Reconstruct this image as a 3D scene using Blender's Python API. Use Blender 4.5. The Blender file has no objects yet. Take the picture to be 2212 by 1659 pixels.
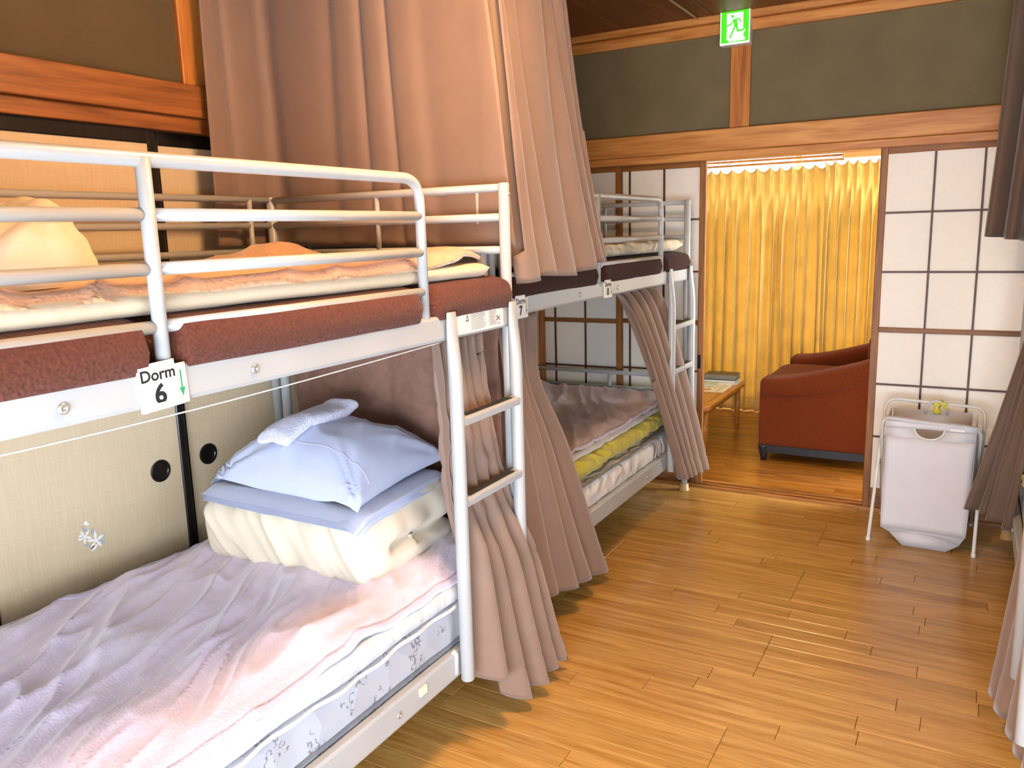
import bpy, bmesh, math, random
from mathutils import Vector, Matrix, noise
random.seed(7)
sc = bpy.context.scene
COL = sc.collection
PI = math.pi

# ------------------------------------------------------------------ camera, world, lights, exposure
CAM = Vector((1.1849, -2.0531, 1.4225)); YAW, PITCH, ROLL, FPX = 0.5199, -0.1855, -0.028, 1746.6
def cam_axes():
    fwd = Vector((-math.sin(YAW)*math.cos(PITCH), math.cos(YAW)*math.cos(PITCH), math.sin(PITCH)))
    right = Vector((math.cos(YAW), math.sin(YAW), 0)); up = right.cross(fwd)
    r2 = math.cos(ROLL)*right + math.sin(ROLL)*up
    u2 = -math.sin(ROLL)*right + math.cos(ROLL)*up
    return r2, u2, fwd
_r, _u, _f = cam_axes()
cd = bpy.data.cameras.new('camera'); cd.sensor_width = 36; cd.lens = FPX*36/2212; cd.clip_start = .05
cam = bpy.data.objects.new('camera', cd); COL.objects.link(cam)
mw = Matrix.Identity(4)
for i in range(3):
    mw[i][0] = _r[i]; mw[i][1] = _u[i]; mw[i][2] = -_f[i]; mw[i][3] = CAM[i]
cam.matrix_world = mw
sc.camera = cam

world = bpy.data.worlds.new('world'); sc.world = world; world.use_nodes = True
bg = world.node_tree.nodes['Background']; bg.inputs[0].default_value = (.72, .83, 1, 1); bg.inputs[1].default_value = 1.2

def area_light(name, loc, rot, sx, sy, power, color):
    l = bpy.data.lights.new(name, 'AREA'); l.shape = 'RECTANGLE'; l.size = sx; l.size_y = sy; l.energy = power; l.color = color
    o = bpy.data.objects.new(name, l); COL.objects.link(o); o.location = loc; o.rotation_euler = rot
    return o
# daylight through the window behind the camera, through the lounge window, and an added lounge fill
area_light('daylight_dorm_window', (2.53, -1.36, .78), (0, math.radians(90), 0), 1.3, 2.2, 22, (.74, .84, 1))
area_light('daylight_near_window', (1.15, -2.83, .70), (math.radians(90), 0, 0), 2.1, 1.15, 112, (.76, .85, 1))
area_light('daylight_lounge_window', (0.0, 4.75, 1.0), (math.radians(-90), 0, 0), 2.4, 1.9, 80, (1, .96, .9))
area_light('lounge_side_fill', (2.75, 3.3, 1.15), (0, math.radians(90), 0), 1.5, 1.4, 110, (.94, .96, 1))  # fill light added to brighten the lounge, no such window seen
LAMP_POWER = 74.0
vs = sc.view_settings
vs.view_transform = 'Standard'; vs.look = 'None'; vs.exposure = 0.52; vs.gamma = 1; vs.use_curve_mapping = False
sc.cycles.max_bounces = 5; sc.cycles.diffuse_bounces = 3; sc.cycles.glossy_bounces = 2; sc.cycles.transmission_bounces = 2; sc.cycles.transparent_max_bounces = 4
sc.cycles.use_adaptive_sampling = True; sc.cycles.adaptive_threshold = .12; sc.cycles.adaptive_min_samples = 8
sc.cycles.sample_clamp_indirect = 6; sc.cycles.use_denoising = True
sc.cycles.caustics_reflective = False; sc.cycles.caustics_refractive = False

# ------------------------------------------------------------------ materials
def lin(c):
    return tuple((x/255/12.92 if x/255 <= .04045 else ((x/255+.055)/1.055)**2.4) for x in c)
MATS = {}
def new_mat(name):
    m = bpy.data.materials.new(name); m.use_nodes = True
    nt = m.node_tree; b = nt.nodes['Principled BSDF']
    MATS[name] = m
    return m, nt, b
def N(nt, t, **kw):
    n = nt.nodes.new(t)
    for k, v in kw.items():
        if k in n.inputs: n.inputs[k].default_value = v
        else: setattr(n, k, v)
    return n
def L(nt, a, b): nt.links.new(a, b)
def coords(nt, scale, kind='Object', rot=(0, 0, 0)):
    tc = N(nt, 'ShaderNodeTexCoord'); mp = N(nt, 'ShaderNodeMapping')
    mp.inputs['Scale'].default_value = scale; mp.inputs['Rotation'].default_value = rot
    if kind == 'World':
        g = N(nt, 'ShaderNodeNewGeometry'); L(nt, g.outputs['Position'], mp.inputs[0])
    else: L(nt, tc.outputs[kind], mp.inputs[0])
    return mp.outputs[0]
def ramp(nt, fac, stops):
    r = N(nt, 'ShaderNodeValToRGB'); e = r.color_ramp.elements
    while len(e) < len(stops): e.new(.5)
    for el, (p, c) in zip(e, stops): el.position = p; el.color = (*c, 1)
    L(nt, fac, r.inputs[0]); return r.outputs[0]
def bump(nt, b, height, strength=.2, dist=.01):
    bn = N(nt, 'ShaderNodeBump'); bn.inputs['Strength'].default_value = strength; bn.inputs['Distance'].default_value = dist
    L(nt, height, bn.inputs['Height']); L(nt, bn.outputs[0], b.inputs['Normal'])
def plain(name, rgb, rough=.5, metal=0, var=.06, scale=20, bmp=0, bscale=200, sheen=0, spec=.5, srgb=True):
    m, nt, b = new_mat(name)
    c = lin(rgb) if srgb else rgb
    n = N(nt, 'ShaderNodeTexNoise', Scale=scale, Detail=1.0); L(nt, coords(nt, (1, 1, 1), 'World'), n.inputs['Vector'])
    col = ramp(nt, n.outputs[0], [(.3, tuple(max(0, x*(1-var)) for x in c)), (.7, tuple(min(1, x*(1+var)) for x in c))])
    L(nt, col, b.inputs['Base Color'])
    b.inputs['Roughness'].default_value = rough; b.inputs['Metallic'].default_value = metal
    b.inputs['Specular IOR Level'].default_value = spec
    if sheen: b.inputs['Sheen Weight'].default_value = sheen; b.inputs['Sheen Roughness'].default_value = .4
    if bmp:
        n2 = N(nt, 'ShaderNodeTexNoise', Scale=bscale, Detail=0.0); L(nt, coords(nt, (1, 1, 1), 'World'), n2.inputs['Vector'])
        bump(nt, b, n2.outputs[0], bmp, .004)
    return m
def wood(name, dark, light, axis='x', scale=1.0, rough=.4, rand=0.0, bmp=.08, contrast=(.3, .72), spec=.5):
    m, nt, b = new_mat(name)
    st = {'x': (1.1, 16, 16), 'y': (16, 1.1, 16), 'z': (16, 16, 1.1)}[axis]
    v = coords(nt, tuple(s*scale for s in st), 'World')
    oi = N(nt, 'ShaderNodeObjectInfo')
    add = N(nt, 'ShaderNodeVectorMath', operation='ADD'); L(nt, v, add.inputs[0])
    if rand:
        sm = N(nt, 'ShaderNodeMath', operation='MULTIPLY'); L(nt, oi.outputs['Random'], sm.inputs[0]); sm.inputs[1].default_value = 40
        L(nt, sm.outputs[0], add.inputs[1])
    n1 = N(nt, 'ShaderNodeTexNoise', Scale=1.6, Detail=3.0, Distortion=1.2); L(nt, add.outputs[0], n1.inputs['Vector'])
    n2 = N(nt, 'ShaderNodeTexNoise', Scale=9.0, Detail=1.0, Distortion=.3); L(nt, add.outputs[0], n2.inputs['Vector'])
    mx = N(nt, 'ShaderNodeMath', operation='MULTIPLY_ADD'); L(nt, n2.outputs[0], mx.inputs[0]); mx.inputs[1].default_value = .35
    L(nt, n1.outputs[0], mx.inputs[2])
    sub = N(nt, 'ShaderNodeMath', operation='SUBTRACT'); L(nt, mx.outputs[0], sub.inputs[0]); sub.inputs[1].default_value = .175
    mid = tuple((a+c)/2 for a, c in zip(lin(dark), lin(light)))
    col = ramp(nt, sub.outputs[0], [(contrast[0], lin(dark)), (.5, mid), (contrast[1], lin(light))])
    if rand:
        hs = N(nt, 'ShaderNodeHueSaturation'); mr = N(nt, 'ShaderNodeMapRange')
        L(nt, oi.outputs['Random'], mr.inputs[0]); mr.inputs[3].default_value = 1-rand; mr.inputs[4].default_value = 1+rand
        L(nt, mr.outputs[0], hs.inputs['Value']); L(nt, col, hs.inputs['Color']); col = hs.outputs[0]
    L(nt, col, b.inputs['Base Color']); b.inputs['Roughness'].default_value = rough
    b.inputs['Specular IOR Level'].default_value = spec
    if bmp: bump(nt, b, n2.outputs[0], bmp, .003)
    return m
def fabric(name, rgb, rough=.85, weave=260, bmp=.25, sheen=.2, var=.08, trans=0, scale=(1, 1, 1), vscale=9):
    m, nt, b = new_mat(name); c = lin(rgb)
    v = coords(nt, scale, 'World')
    n = N(nt, 'ShaderNodeTexNoise', Scale=float(vscale), Detail=2.0); L(nt, v, n.inputs['Vector'])
    col = ramp(nt, n.outputs[0], [(.3, tuple(x*(1-var) for x in c)), (.7, tuple(min(1, x*(1+var)) for x in c))])
    L(nt, col, b.inputs['Base Color']); b.inputs['Roughness'].default_value = rough
    b.inputs['Sheen Weight'].default_value = sheen; b.inputs['Specular IOR Level'].default_value = .25
    n2 = N(nt, 'ShaderNodeTexNoise', Scale=float(weave), Detail=0.0); L(nt, v, n2.inputs['Vector']); bump(nt, b, n2.outputs[0], bmp, .003)
    if trans:
        tr = N(nt, 'ShaderNodeBsdfTranslucent'); L(nt, col, tr.inputs[0])
        ms = N(nt, 'ShaderNodeMixShader'); ms.inputs[0].default_value = trans
        L(nt, b.outputs[0], ms.inputs[1]); L(nt, tr.outputs[0], ms.inputs[2])
        L(nt, ms.outputs[0], nt.nodes['Material Output'].inputs[0])
    return m
def emit(name, rgb, strength):
    m, nt, b = new_mat(name); b.inputs['Base Color'].default_value = (*lin(rgb), 1)
    b.inputs['Emission Color'].default_value = (*lin(rgb), 1); b.inputs['Emission Strength'].default_value = strength
    return m

plain('grey_steel', (172, 174, 172), .34, 0, .03, 6, spec=.5)
plain('black_rubber', (38, 36, 35), .7, bmp=.2, bscale=300)
plain('white_plastic', (232, 230, 220), .4)
plain('amber_plastic', (190, 150, 96), .3)
plain('bolt_metal', (205, 205, 198), .3, .8)
wood('hinoki_x', (182, 112, 48), (224, 160, 88), 'x', .8, .42)
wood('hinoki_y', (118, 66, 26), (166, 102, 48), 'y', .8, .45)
wood('hinoki_z', (160, 88, 32), (212, 142, 68), 'z', .8, .42)
wood('shoji_wood_x', (112, 66, 22), (160, 104, 44), 'x', 1.2, .5)
wood('shoji_wood_z', (112, 66, 22), (160, 104, 44), 'z', 1.2, .5)
wood('kumiko_dark', (66, 34, 18), (104, 58, 30), 'x', 1.5, .5)
wood('sill_wood', (120, 70, 24), (196, 134, 66), 'x', 1.2, .35)
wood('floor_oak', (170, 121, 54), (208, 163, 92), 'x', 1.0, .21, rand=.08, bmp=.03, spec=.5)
wood('floor_under', (70, 42, 14), (96, 60, 22), 'x', 1.0, .5)
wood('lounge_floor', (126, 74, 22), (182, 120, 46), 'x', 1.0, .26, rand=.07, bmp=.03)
wood('ceiling_wood', (96, 54, 22), (134, 82, 38), 'y', .8, .5, rand=.06)
wood('table_wood', (168, 104, 40), (206, 142, 66), 'y', .7, .3)
plain('olive_plaster', (118, 106, 76), .95, var=.08, scale=5, bmp=.35, bscale=260)
plain('shaded_plaster', (90, 74, 46), .95, var=.08, scale=5, bmp=.35, bscale=260)  # upper left wall: shade painted into the plaster colour
plain('cream_wall', (226, 214, 180), .9)
plain('black_lacquer', (22, 19, 17), .28, var=.3, scale=30)
fabric('shoji_paper', (250, 246, 238), .9, 300, .03, 0, .012, trans=.25, vscale=30)
plain('print_white', (244, 244, 240), .5); plain('print_grey', (176, 180, 182), .6)
plain('paper_white', (242, 240, 234), .6, var=.02); plain('paper_cream', (236, 222, 190), .5, var=.03)
plain('ink_black', (18, 18, 18), .6); plain('ink_green', (34, 150, 96), .6); plain('ink_grey', (120, 122, 118), .6)
plain('ink_orange', (222, 132, 78), .6); plain('ink_navy', (28, 34, 54), .6)
fabric('taupe_curtain', (130, 106, 90), .5, 420, .12, .35, .04)
fabric('taupe_curtain_thin', (140, 104, 88), .75, 300, .3, .2, .12, trans=.12, scale=(1, 1, 1), vscale=40)
fabric('dark_curtain', (104, 84, 70), .6, 420, .12, .35, .05)
fabric('yellow_curtain', (214, 184, 110), .8, 300, .2, .2, .06, trans=.4)
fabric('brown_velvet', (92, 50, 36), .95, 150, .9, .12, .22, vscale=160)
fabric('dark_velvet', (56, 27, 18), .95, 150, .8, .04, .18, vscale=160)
fabric('cream_cotton', (214, 198, 168), .8, 500, .08, .2, .03)
fabric('duvet_cream', (222, 210, 186), .75, 500, .06, .2, .025)
fabric('peach_fleece', (208, 160, 116), .95, 130, 1.0, .6, .14, vscale=70)
fabric('peach_hem', (186, 134, 96), .9, 300, .5, .3, .06)
fabric('lilac_fleece', (216, 202, 220), .95, 170, .3, .7, .05, vscale=30)
fabric('lilac_hem', (206, 200, 226), .8, 300, .4, .3, .04)
fabric('white_quilt', (198, 202, 205), .75, 400, .1, .2, .02)
fabric('blue_sheet', (196, 204, 228), .7, 500, .06, .2, .02)
fabric('towel_terry', (214, 214, 236), .95, 260, .9, .6, .05)
fabric('olive_futon', (186, 176, 62), .7, 500, .08, .2, .06)
fabric('mauve_blanket', (196, 166, 156), .85, 300, .3, .4, .07)
fabric('grey_ticking', (110, 112, 118), .8, 300, .3, .2, .08)
fabric('red_upholstery', (108, 46, 14), .95, 240, .7, .05, .1, vscale=120)
plain('black_wood', (30, 30, 32), .4)
fabric('hamper_nylon', (240, 240, 242), .6, 500, .05, .1, .02, trans=.3)
plain('yellow_plastic', (226, 222, 84), .35, var=.15, scale=60)
plain('book_black', (48, 46, 44), .35); plain('book_grey', (134, 130, 118), .5); plain('book_green', (182, 190, 132), .6)
plain('shoji_tape', (232, 232, 226), .4)
emit('sign_green', (60, 205, 20), .6); emit('sign_white', (250, 255, 240), .75)

# fusuma cloth: fine horizontal slubs
m, nt, b = new_mat('fusuma_cloth')
v = coords(nt, (1, 3, 240), 'World'); n1 = N(nt, 'ShaderNodeTexNoise', Scale=2.5, Detail=2.0); L(nt, v, n1.inputs['Vector'])
v2 = coords(nt, (1, 160, 6), 'World'); n2 = N(nt, 'ShaderNodeTexNoise', Scale=1.5, Detail=2.0); L(nt, v2, n2.inputs['Vector'])
ad = N(nt, 'ShaderNodeMath', operation='ADD'); L(nt, n1.outputs[0], ad.inputs[0]); L(nt, n2.outputs[0], ad.inputs[1])
hf = N(nt, 'ShaderNodeMath', operation='MULTIPLY'); L(nt, ad.outputs[0], hf.inputs[0]); hf.inputs[1].default_value = .5
L(nt, ramp(nt, hf.outputs[0], [(.32, lin((205, 184, 148))), (.5, lin((212, 192, 157))), (.68, lin((218, 199, 166)))]), b.inputs['Base Color'])
b.inputs['Roughness'].default_value = .8; bump(nt, b, hf.outputs[0], .12, .002)
# mattress ticking with grey botanical print
m, nt, b = new_mat('floral_ticking')
v = coords(nt, (1, 1, 1), 'World')
w = N(nt, 'ShaderNodeTexWave', Scale=14.0, Distortion=14.0, Detail=2.0); w.inputs['Detail Scale'].default_value = 2.2; L(nt, v, w.inputs['Vector'])
n1 = N(nt, 'ShaderNodeTexNoise', Scale=13.0, Detail=1.0); L(nt, v, n1.inputs['Vector'])
t1 = N(nt, 'ShaderNodeMath', operation='GREATER_THAN'); L(nt, w.outputs[1], t1.inputs[0]); t1.inputs[1].default_value = .9
t2 = N(nt, 'ShaderNodeMath', operation='GREATER_THAN'); L(nt, n1.outputs[0], t2.inputs[0]); t2.inputs[1].default_value = .56
mu = N(nt, 'ShaderNodeMath', operation='MULTIPLY'); L(nt, t1.outputs[0], mu.inputs[0]); L(nt, t2.outputs[0], mu.inputs[1])
L(nt, ramp(nt, mu.outputs[0], [(0, lin((178, 181, 188))), (1, lin((122, 122, 126)))]), b.inputs['Base Color'])
b.inputs['Roughness'].default_value = .6; b.inputs['Sheen Weight'].default_value = .2
vq = coords(nt, (1, 1, 1), 'World', (.6, .5, .3)); wq = N(nt, 'ShaderNodeTexVoronoi', Scale=9.0); L(nt, vq, wq.inputs['Vector']); bump(nt, b, wq.outputs[0], .5, .02)
m, nt, b = new_mat('quilt_ticking')
v = coords(nt, (1, 1, 1), 'World')
w = N(nt, 'ShaderNodeTexWave', Scale=8.0, Distortion=9.0, Detail=1.0); L(nt, v, w.inputs['Vector'])
b.inputs['Base Color'].default_value = (*lin((226, 222, 216)), 1); b.inputs['Roughness'].default_value = .6; bump(nt, b, w.outputs[1], .6, .015)

# ------------------------------------------------------------------ geometry helpers
WO = {}
class MB:
    def __init__(s): s.v = []; s.f = []
    def add(s, vs, fs):
        k = len(s.v); s.v += [Vector(p) for p in vs]; s.f += [tuple(i+k for i in f) for f in fs]; return s
    def box(s, x0, x1, y0, y1, z0, z1):
        return s.add([(x0,y0,z0),(x1,y0,z0),(x1,y1,z0),(x0,y1,z0),(x0,y0,z1),(x1,y0,z1),(x1,y1,z1),(x0,y1,z1)],
                     [(0,3,2,1),(4,5,6,7),(0,1,5,4),(1,2,6,5),(2,3,7,6),(3,0,4,7)])
    def quad(s, a, b_, c, d): return s.add([a, b_, c, d], [(0,1,2,3)])
    def poly(s, pts): return s.add(pts, [tuple(range(len(pts)))])
    def prism(s, pts, off):
        off = Vector(off); n = len(pts); A = [Vector(p) for p in pts]; B = [p+off for p in A]
        return s.add(A+B, [tuple(range(n))[::-1], tuple(range(n, 2*n))] + [(i,(i+1)%n,(i+1)%n+n,i+n) for i in range(n)])
    def tube(s, path, r, n=10, caps=True, up=(0,0,1)):
        P = [Vector(p) for p in path]; m_ = len(P)
        rs = r if isinstance(r, list) else [r]*m_
        ref = Vector(up); prev = None; rings = []
        for i, p in enumerate(P):
            t = (P[min(i+1,m_-1)]-P[max(i-1,0)]).normalized()
            if prev is None:
                a = ref if abs(t.dot(ref)) < .95 else Vector((1,0,0))
                nrm = (a - t*a.dot(t)).normalized()
            else: nrm = (prev - t*prev.dot(t)).normalized()
            prev = nrm; bi = t.cross(nrm); rr = rs[i]
            ra, rb = rr if isinstance(rr, tuple) else (rr, rr)
            rings.append([p + nrm*ra*math.cos(2*PI*k/n) + bi*rb*math.sin(2*PI*k/n) for k in range(n)])
        vs_ = [q for rg in rings for q in rg]; fs = []
        for i in range(m_-1):
            for k in range(n): fs.append((i*n+k, i*n+(k+1)%n, (i+1)*n+(k+1)%n, (i+1)*n+k))
        if caps: fs += [tuple(range(n))[::-1], tuple((m_-1)*n+k for k in range(n))]
        return s.add(vs_, fs)
    def grid(s, fn, nu, nv, wrap_u=False, wrap_v=False):
        vs_ = [fn(i/(nu if wrap_u else nu-1), j/(nv if wrap_v else nv-1)) for j in range(nv) for i in range(nu)]; fs = []
        for j in range(nv if wrap_v else nv-1):
            for i in range(nu if wrap_u else nu-1):
                i2 = (i+1) % nu; j2 = (j+1) % nv
                fs.append((j*nu+i, j*nu+i2, j2*nu+i2, j2*nu+i))
        return s.add(vs_, fs)
    def loft(s, rings, caps=True):
        n = len(rings[0]); vs_ = [p for r in rings for p in r]; fs = []
        for i in range(len(rings)-1):
            for k in range(n): fs.append((i*n+k, i*n+(k+1)%n, (i+1)*n+(k+1)%n, (i+1)*n+k))
        if caps: fs += [tuple(range(n))[::-1], tuple((len(rings)-1)*n+k for k in range(n))]
        return s.add(vs_, fs)
    def build(s, name, mat, parent=None, smooth=True, bevel=0, bseg=2, solid=0, sub=0, flat_angle=None):
        xs = [p.x for p in s.v]; ys = [p.y for p in s.v]; zs = [p.z for p in s.v]
        o_ = Vector(((min(xs)+max(xs))/2, (min(ys)+max(ys))/2, min(zs) if parent is None else (min(zs)+max(zs))/2))
        me = bpy.data.meshes.new(name); me.from_pydata([p-o_ for p in s.v], [], s.f)
        bm = bmesh.new(); bm.from_mesh(me); bmesh.ops.recalc_face_normals(bm, faces=bm.faces); bm.to_mesh(me); bm.free()
        if smooth: me.polygons.foreach_set('use_smooth', [True]*len(me.polygons))
        ob = bpy.data.objects.new(name, me); COL.objects.link(ob)
        me.materials.append(MATS[mat] if isinstance(mat, str) else mat)
        if parent is not None: ob.parent = parent; ob.location = o_ - WO[parent.name]
        else: ob.location = o_
        WO[ob.name] = o_
        if bevel:
            mo = ob.modifiers.new('bevel', 'BEVEL'); mo.width = bevel; mo.segments = bseg; mo.limit_method = 'ANGLE'; mo.angle_limit = math.radians(40); mo.harden_normals = False
        if solid:
            mo = ob.modifiers.new('solid', 'SOLIDIFY'); mo.thickness = solid; mo.offset = 0
        if sub:
            mo = ob.modifiers.new('sub', 'SUBSURF'); mo.levels = sub; mo.render_levels = sub
        if smooth and bevel:
            me.shade_smooth() if hasattr(me, 'shade_smooth') else None
        return ob
def box(name, mat, parent, x0, x1, y0, y1, z0, z1, bevel=.002):
    return MB().box(min(x0,x1), max(x0,x1), min(y0,y1), max(y0,y1), min(z0,z1), max(z0,z1)).build(name, mat, parent, smooth=False, bevel=bevel, bseg=1)
def root(name, label, cat, loc, group=None):
    o = bpy.data.objects.new(name, None); COL.objects.link(o); o.location = loc; o.empty_display_size = .1
    o['label'] = label; o['category'] = cat
    if group: o['group'] = group
    WO[o.name] = Vector(loc); return o
def tag(o, label, cat, group=None):
    o['label'] = label; o['category'] = cat
    if group: o['group'] = group
    return o
def struct(o, label=None):
    o['kind'] = 'structure'
    if label: o['label'] = label
    return o
def sroot(name, loc, label=None):
    o = bpy.data.objects.new(name, None); COL.objects.link(o); o.location = loc; WO[o.name] = Vector(loc); o['kind'] = 'structure'
    if label: o['label'] = label
    return o
def arc_path(pts, r, n=6):
    P = [Vector(p) for p in pts]; out = [P[0]]
    for i in range(1, len(P)-1):
        a = (P[i-1]-P[i]).normalized(); c = (P[i+1]-P[i]).normalized()
        ang = a.angle(c); d = min(r/math.tan(ang/2), (P[i-1]-P[i]).length*.48, (P[i+1]-P[i]).length*.48)
        s_, e_ = P[i]+a*d, P[i]+c*d
        for k in range(n+1):
            t = k/n; out.append((1-t)**2*s_ + 2*t*(1-t)*P[i] + t*t*e_)
    out.append(P[-1]); return out
def nz(x, y, z=0): return noise.noise(Vector((x, y, z)))
def ridge(x, y, z=0): return 1-2*abs(noise.noise(Vector((x, y, z))))
def sm(a, b_, x):
    t = max(0, min(1, (x-a)/(b_-a))); return t*t*(3-2*t)
def text_mesh(txt, size, origin, right, up, depth=.0006, align='CENTER', bold=0):
    cu = bpy.data.curves.new('txt', 'FONT'); cu.body = txt; cu.size = size; cu.align_x = align; cu.align_y = 'CENTER'; cu.resolution_u = 4; cu.offset = bold
    ob = bpy.data.objects.new('txt', cu); COL.objects.link(ob)
    bpy.context.view_layer.update()
    dg = bpy.context.evaluated_depsgraph_get(); me = bpy.data.meshes.new_from_object(ob.evaluated_get(dg))
    R_, U_, O_ = Vector(right).normalized(), Vector(up).normalized(), Vector(origin); Nn = R_.cross(U_)
    mb = MB(); mb.add([O_ + R_*v.co.x + U_*v.co.y + Nn*depth for v in me.vertices], [tuple(p.vertices) for p in me.polygons])
    bpy.data.objects.remove(ob); bpy.data.curves.remove(cu); bpy.data.meshes.remove(me)
    return mb

# ------------------------------------------------------------------ room shell
XL, YB, XR, YN = -1.029, 2.2, 2.42, -2.72
ZK, ZKB, ZN, ZT, ZC = 1.761, 1.800, 1.906, 2.360, 2.447

# floor: sub-floor slab and oak strips, 303 mm boards of four strips
fl = MB().box(XL-.1, XR+.1, YN-.1, YB+.0, -.06, -.008).build('floor', 'floor_under', None, smooth=False)
struct(fl, 'glossy oak strip floor of the dormitory')
sw = .0757; y = .039 - 12*4*sw + 0
rowi = 0; planks = []
nrow = int((YB - (-1.12))/sw)
for k in range(nrow+1):
    y0 = YB - .004 - (k+1)*sw; y1 = y0 + sw
    if y1 < -1.0: break
    brd = k//4
    joint = .652 if brd % 2 == 1 else .652-.909
    xs = [XL]
    cuts = [joint-1.818, joint, joint+1.818]
    rnd = random.Random(100+k)
    seg = []
    ends = sorted([c for c in cuts if XL+.05 < c < XR-.05])
    bounds = [XL]+ends+[XR]
    for a, c in zip(bounds, bounds[1:]):
        x = a
        while c - x > .95:
            l_ = rnd.uniform(.38, .8)
            if x+l_ < -.15: l_ = max(l_, -.15-x) if -.15-x < 1.1 else l_
            seg.append((x, x+l_)); x += l_
        seg.append((x, c))
    for a, c in seg:
        if a > 1.75: continue
        planks.append((a, c, y0, y1))
for a, c, y0, y1 in planks:
    g = .0006
    p_ = MB().box(a+g, c-g, y0+g, y1-g, -.0078, random.uniform(-.0003, .0)).build('plank', 'floor_oak', fl, smooth=False, bevel=.0012, bseg=1)

# left wall
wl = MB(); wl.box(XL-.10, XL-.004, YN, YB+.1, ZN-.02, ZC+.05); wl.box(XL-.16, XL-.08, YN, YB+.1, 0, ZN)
struct(wl.build('wall_left', 'shaded_plaster', None, smooth=False), 'plaster of the wall beside the bunks, its shade painted in')
def timber(name, mat, x0, x1, y0, y1, z0, z1, label, bevel=.004):
    o = MB().box(min(x0,x1), max(x0,x1), min(y0,y1), max(y0,y1), z0, z1).build(name, mat, None, smooth=False, bevel=bevel)
    return struct(o, label)
timber('trim_1', 'hinoki_y', XL-.04, XL+.034, YN, YB+.02, ZKB+.008, ZN, 'wide timber rail above the sliding doors beside the bunks')
timber('trim_2', 'hinoki_y', XL-.06, XL+.014, YN, YB+.02, ZK, ZKB+.008, 'grooved timber track over the sliding doors beside the bunks')
timber('trim_3', 'hinoki_z', XL-.06, XL+.012, -.228, -.118, ZN, ZC, 'short upright post in the dark plaster beside the brown curtain')
timber('trim_4', 'hinoki_y', XL-.06, XL+.02, YN, YB+.02, ZT+.01, ZC, 'timber cornice over the wall beside the bunks')
timber('trim_5', 'hinoki_z', XL-.06, XL+.012, -1.72, -1.61, ZN, ZC, 'short upright post in the dark plaster out at the near end')
timber('trim_6', 'sill_wood', XL-.12, XL+.0, YN, YB+.02, -.008, .03, 'floor track under the sliding doors beside the bunks')

def fusuma(idx, y0, y1, xf, pull_y, label, flowers=None):
    r_ = sroot('door_%d' % idx, (xf-.01, (y0+y1)/2, .03), label)
    z0, z1 = .03, ZK+.004; w_ = .028
    MB().box(xf-.018, xf-.006, y0+w_-.004, y1-w_+.004, z0+.03, z1-.035).build('cloth_panel', 'fusuma_cloth', r_, smooth=False)
    for a in ((y0, y0+w_), (y1-w_, y1)): box('stile', 'black_lacquer', r_, xf-.022, xf, a[0], a[1], z0, z1, .003)
    box('frame_rail', 'black_lacquer', r_, xf-.022, xf, y0+w_, y1-w_, z1-.046, z1, .003)
    box('frame_rail', 'black_lacquer', r_, xf-.022, xf, y0+w_, y1-w_, z0, z0+.04, .003)
    for py in pull_y:
        mb = MB(); n = 28
        prof = [(.036, -.003), (.036, .003), (.033, .0045), (.028, .004), (.0255, .0012), (.0255, .0008), (0.0001, .0008)]
        rings = [[Vector((xf-.006+px, py+pr*math.cos(2*PI*k/n), .703+pr*math.sin(2*PI*k/n))) for k in range(n)] for pr, px in prof]
        mb.loft(rings, caps=True); mb.build('finger_pull', 'black_lacquer', r_, smooth=False)
    if flowers:
        fy, fz = flowers; mbw = MB(); mbg = MB(); X = xf-.0055
        def blob(mb, cy, cz, r1, r2, rot, lob=0, n=20):
            pts = []
            for k in range(n):
                a = 2*PI*k/n; rr = 1+lob*.16*math.cos(lob and lob*a)
                u_, w2 = r1*rr*math.cos(a), r2*rr*math.sin(a)
                pts.append((X, cy+u_*math.cos(rot)-w2*math.sin(rot), cz+u_*math.sin(rot)+w2*math.cos(rot)))
            mb.poly(pts)
        blob(mbw, fy, fz, .017, .017, .3, 5); blob(mbw, fy-.032, fz+.022, .013, .014, .8, 5); blob(mbw, fy-.024, fz+.062, .006, .006, 0); blob(mbw, fy-.044, fz+.028, .005, .006, 0)
        blob(mbw, fy-.018, fz+.056, .004, .004, 0); blob(mbw, fy-.008, fz-.02, .012, .006, .5)
        for a, dy, dz in ((.5, .022, .004), (-.6, .02, -.012), (1.7, -.006, .03), (2.4, -.028, -.006), (2.2, -.03, .044)):
            blob(mbg, fy+dy, fz+dz, .013, .005, a)
        mbg.build('leaf_print', 'print_grey', r_, smooth=False)
        mbw.v = [v_+Vector((.0004, 0, 0)) for v_ in mbw.v]; mbw.build('blossom_print', 'print_white', r_, smooth=False)
    return r_
fusuma(1, -.342, .30, XL-.030, (-.238,), 'cream cloth sliding door with black frame behind the brown curtain')
fusuma(2, -1.01, -.342, XL-.004, (-.448,), 'cream cloth sliding door with black frame and white blossoms above the lilac blanket', (-.69, .555))
fusuma(3, -1.68, -.98, XL-.030, (), 'cream cloth sliding door at the edge of the photo')
fusuma(4, .28, .96, XL-.004, (), 'cream cloth sliding door beside the second bunk bed')
fusuma(5, .94, 1.60, XL-.030, (), 'cream cloth sliding door near the paper screens')
fusuma(6, 1.58, 2.2, XL-.004, (), 'cream cloth sliding door in the far corner')

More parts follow.
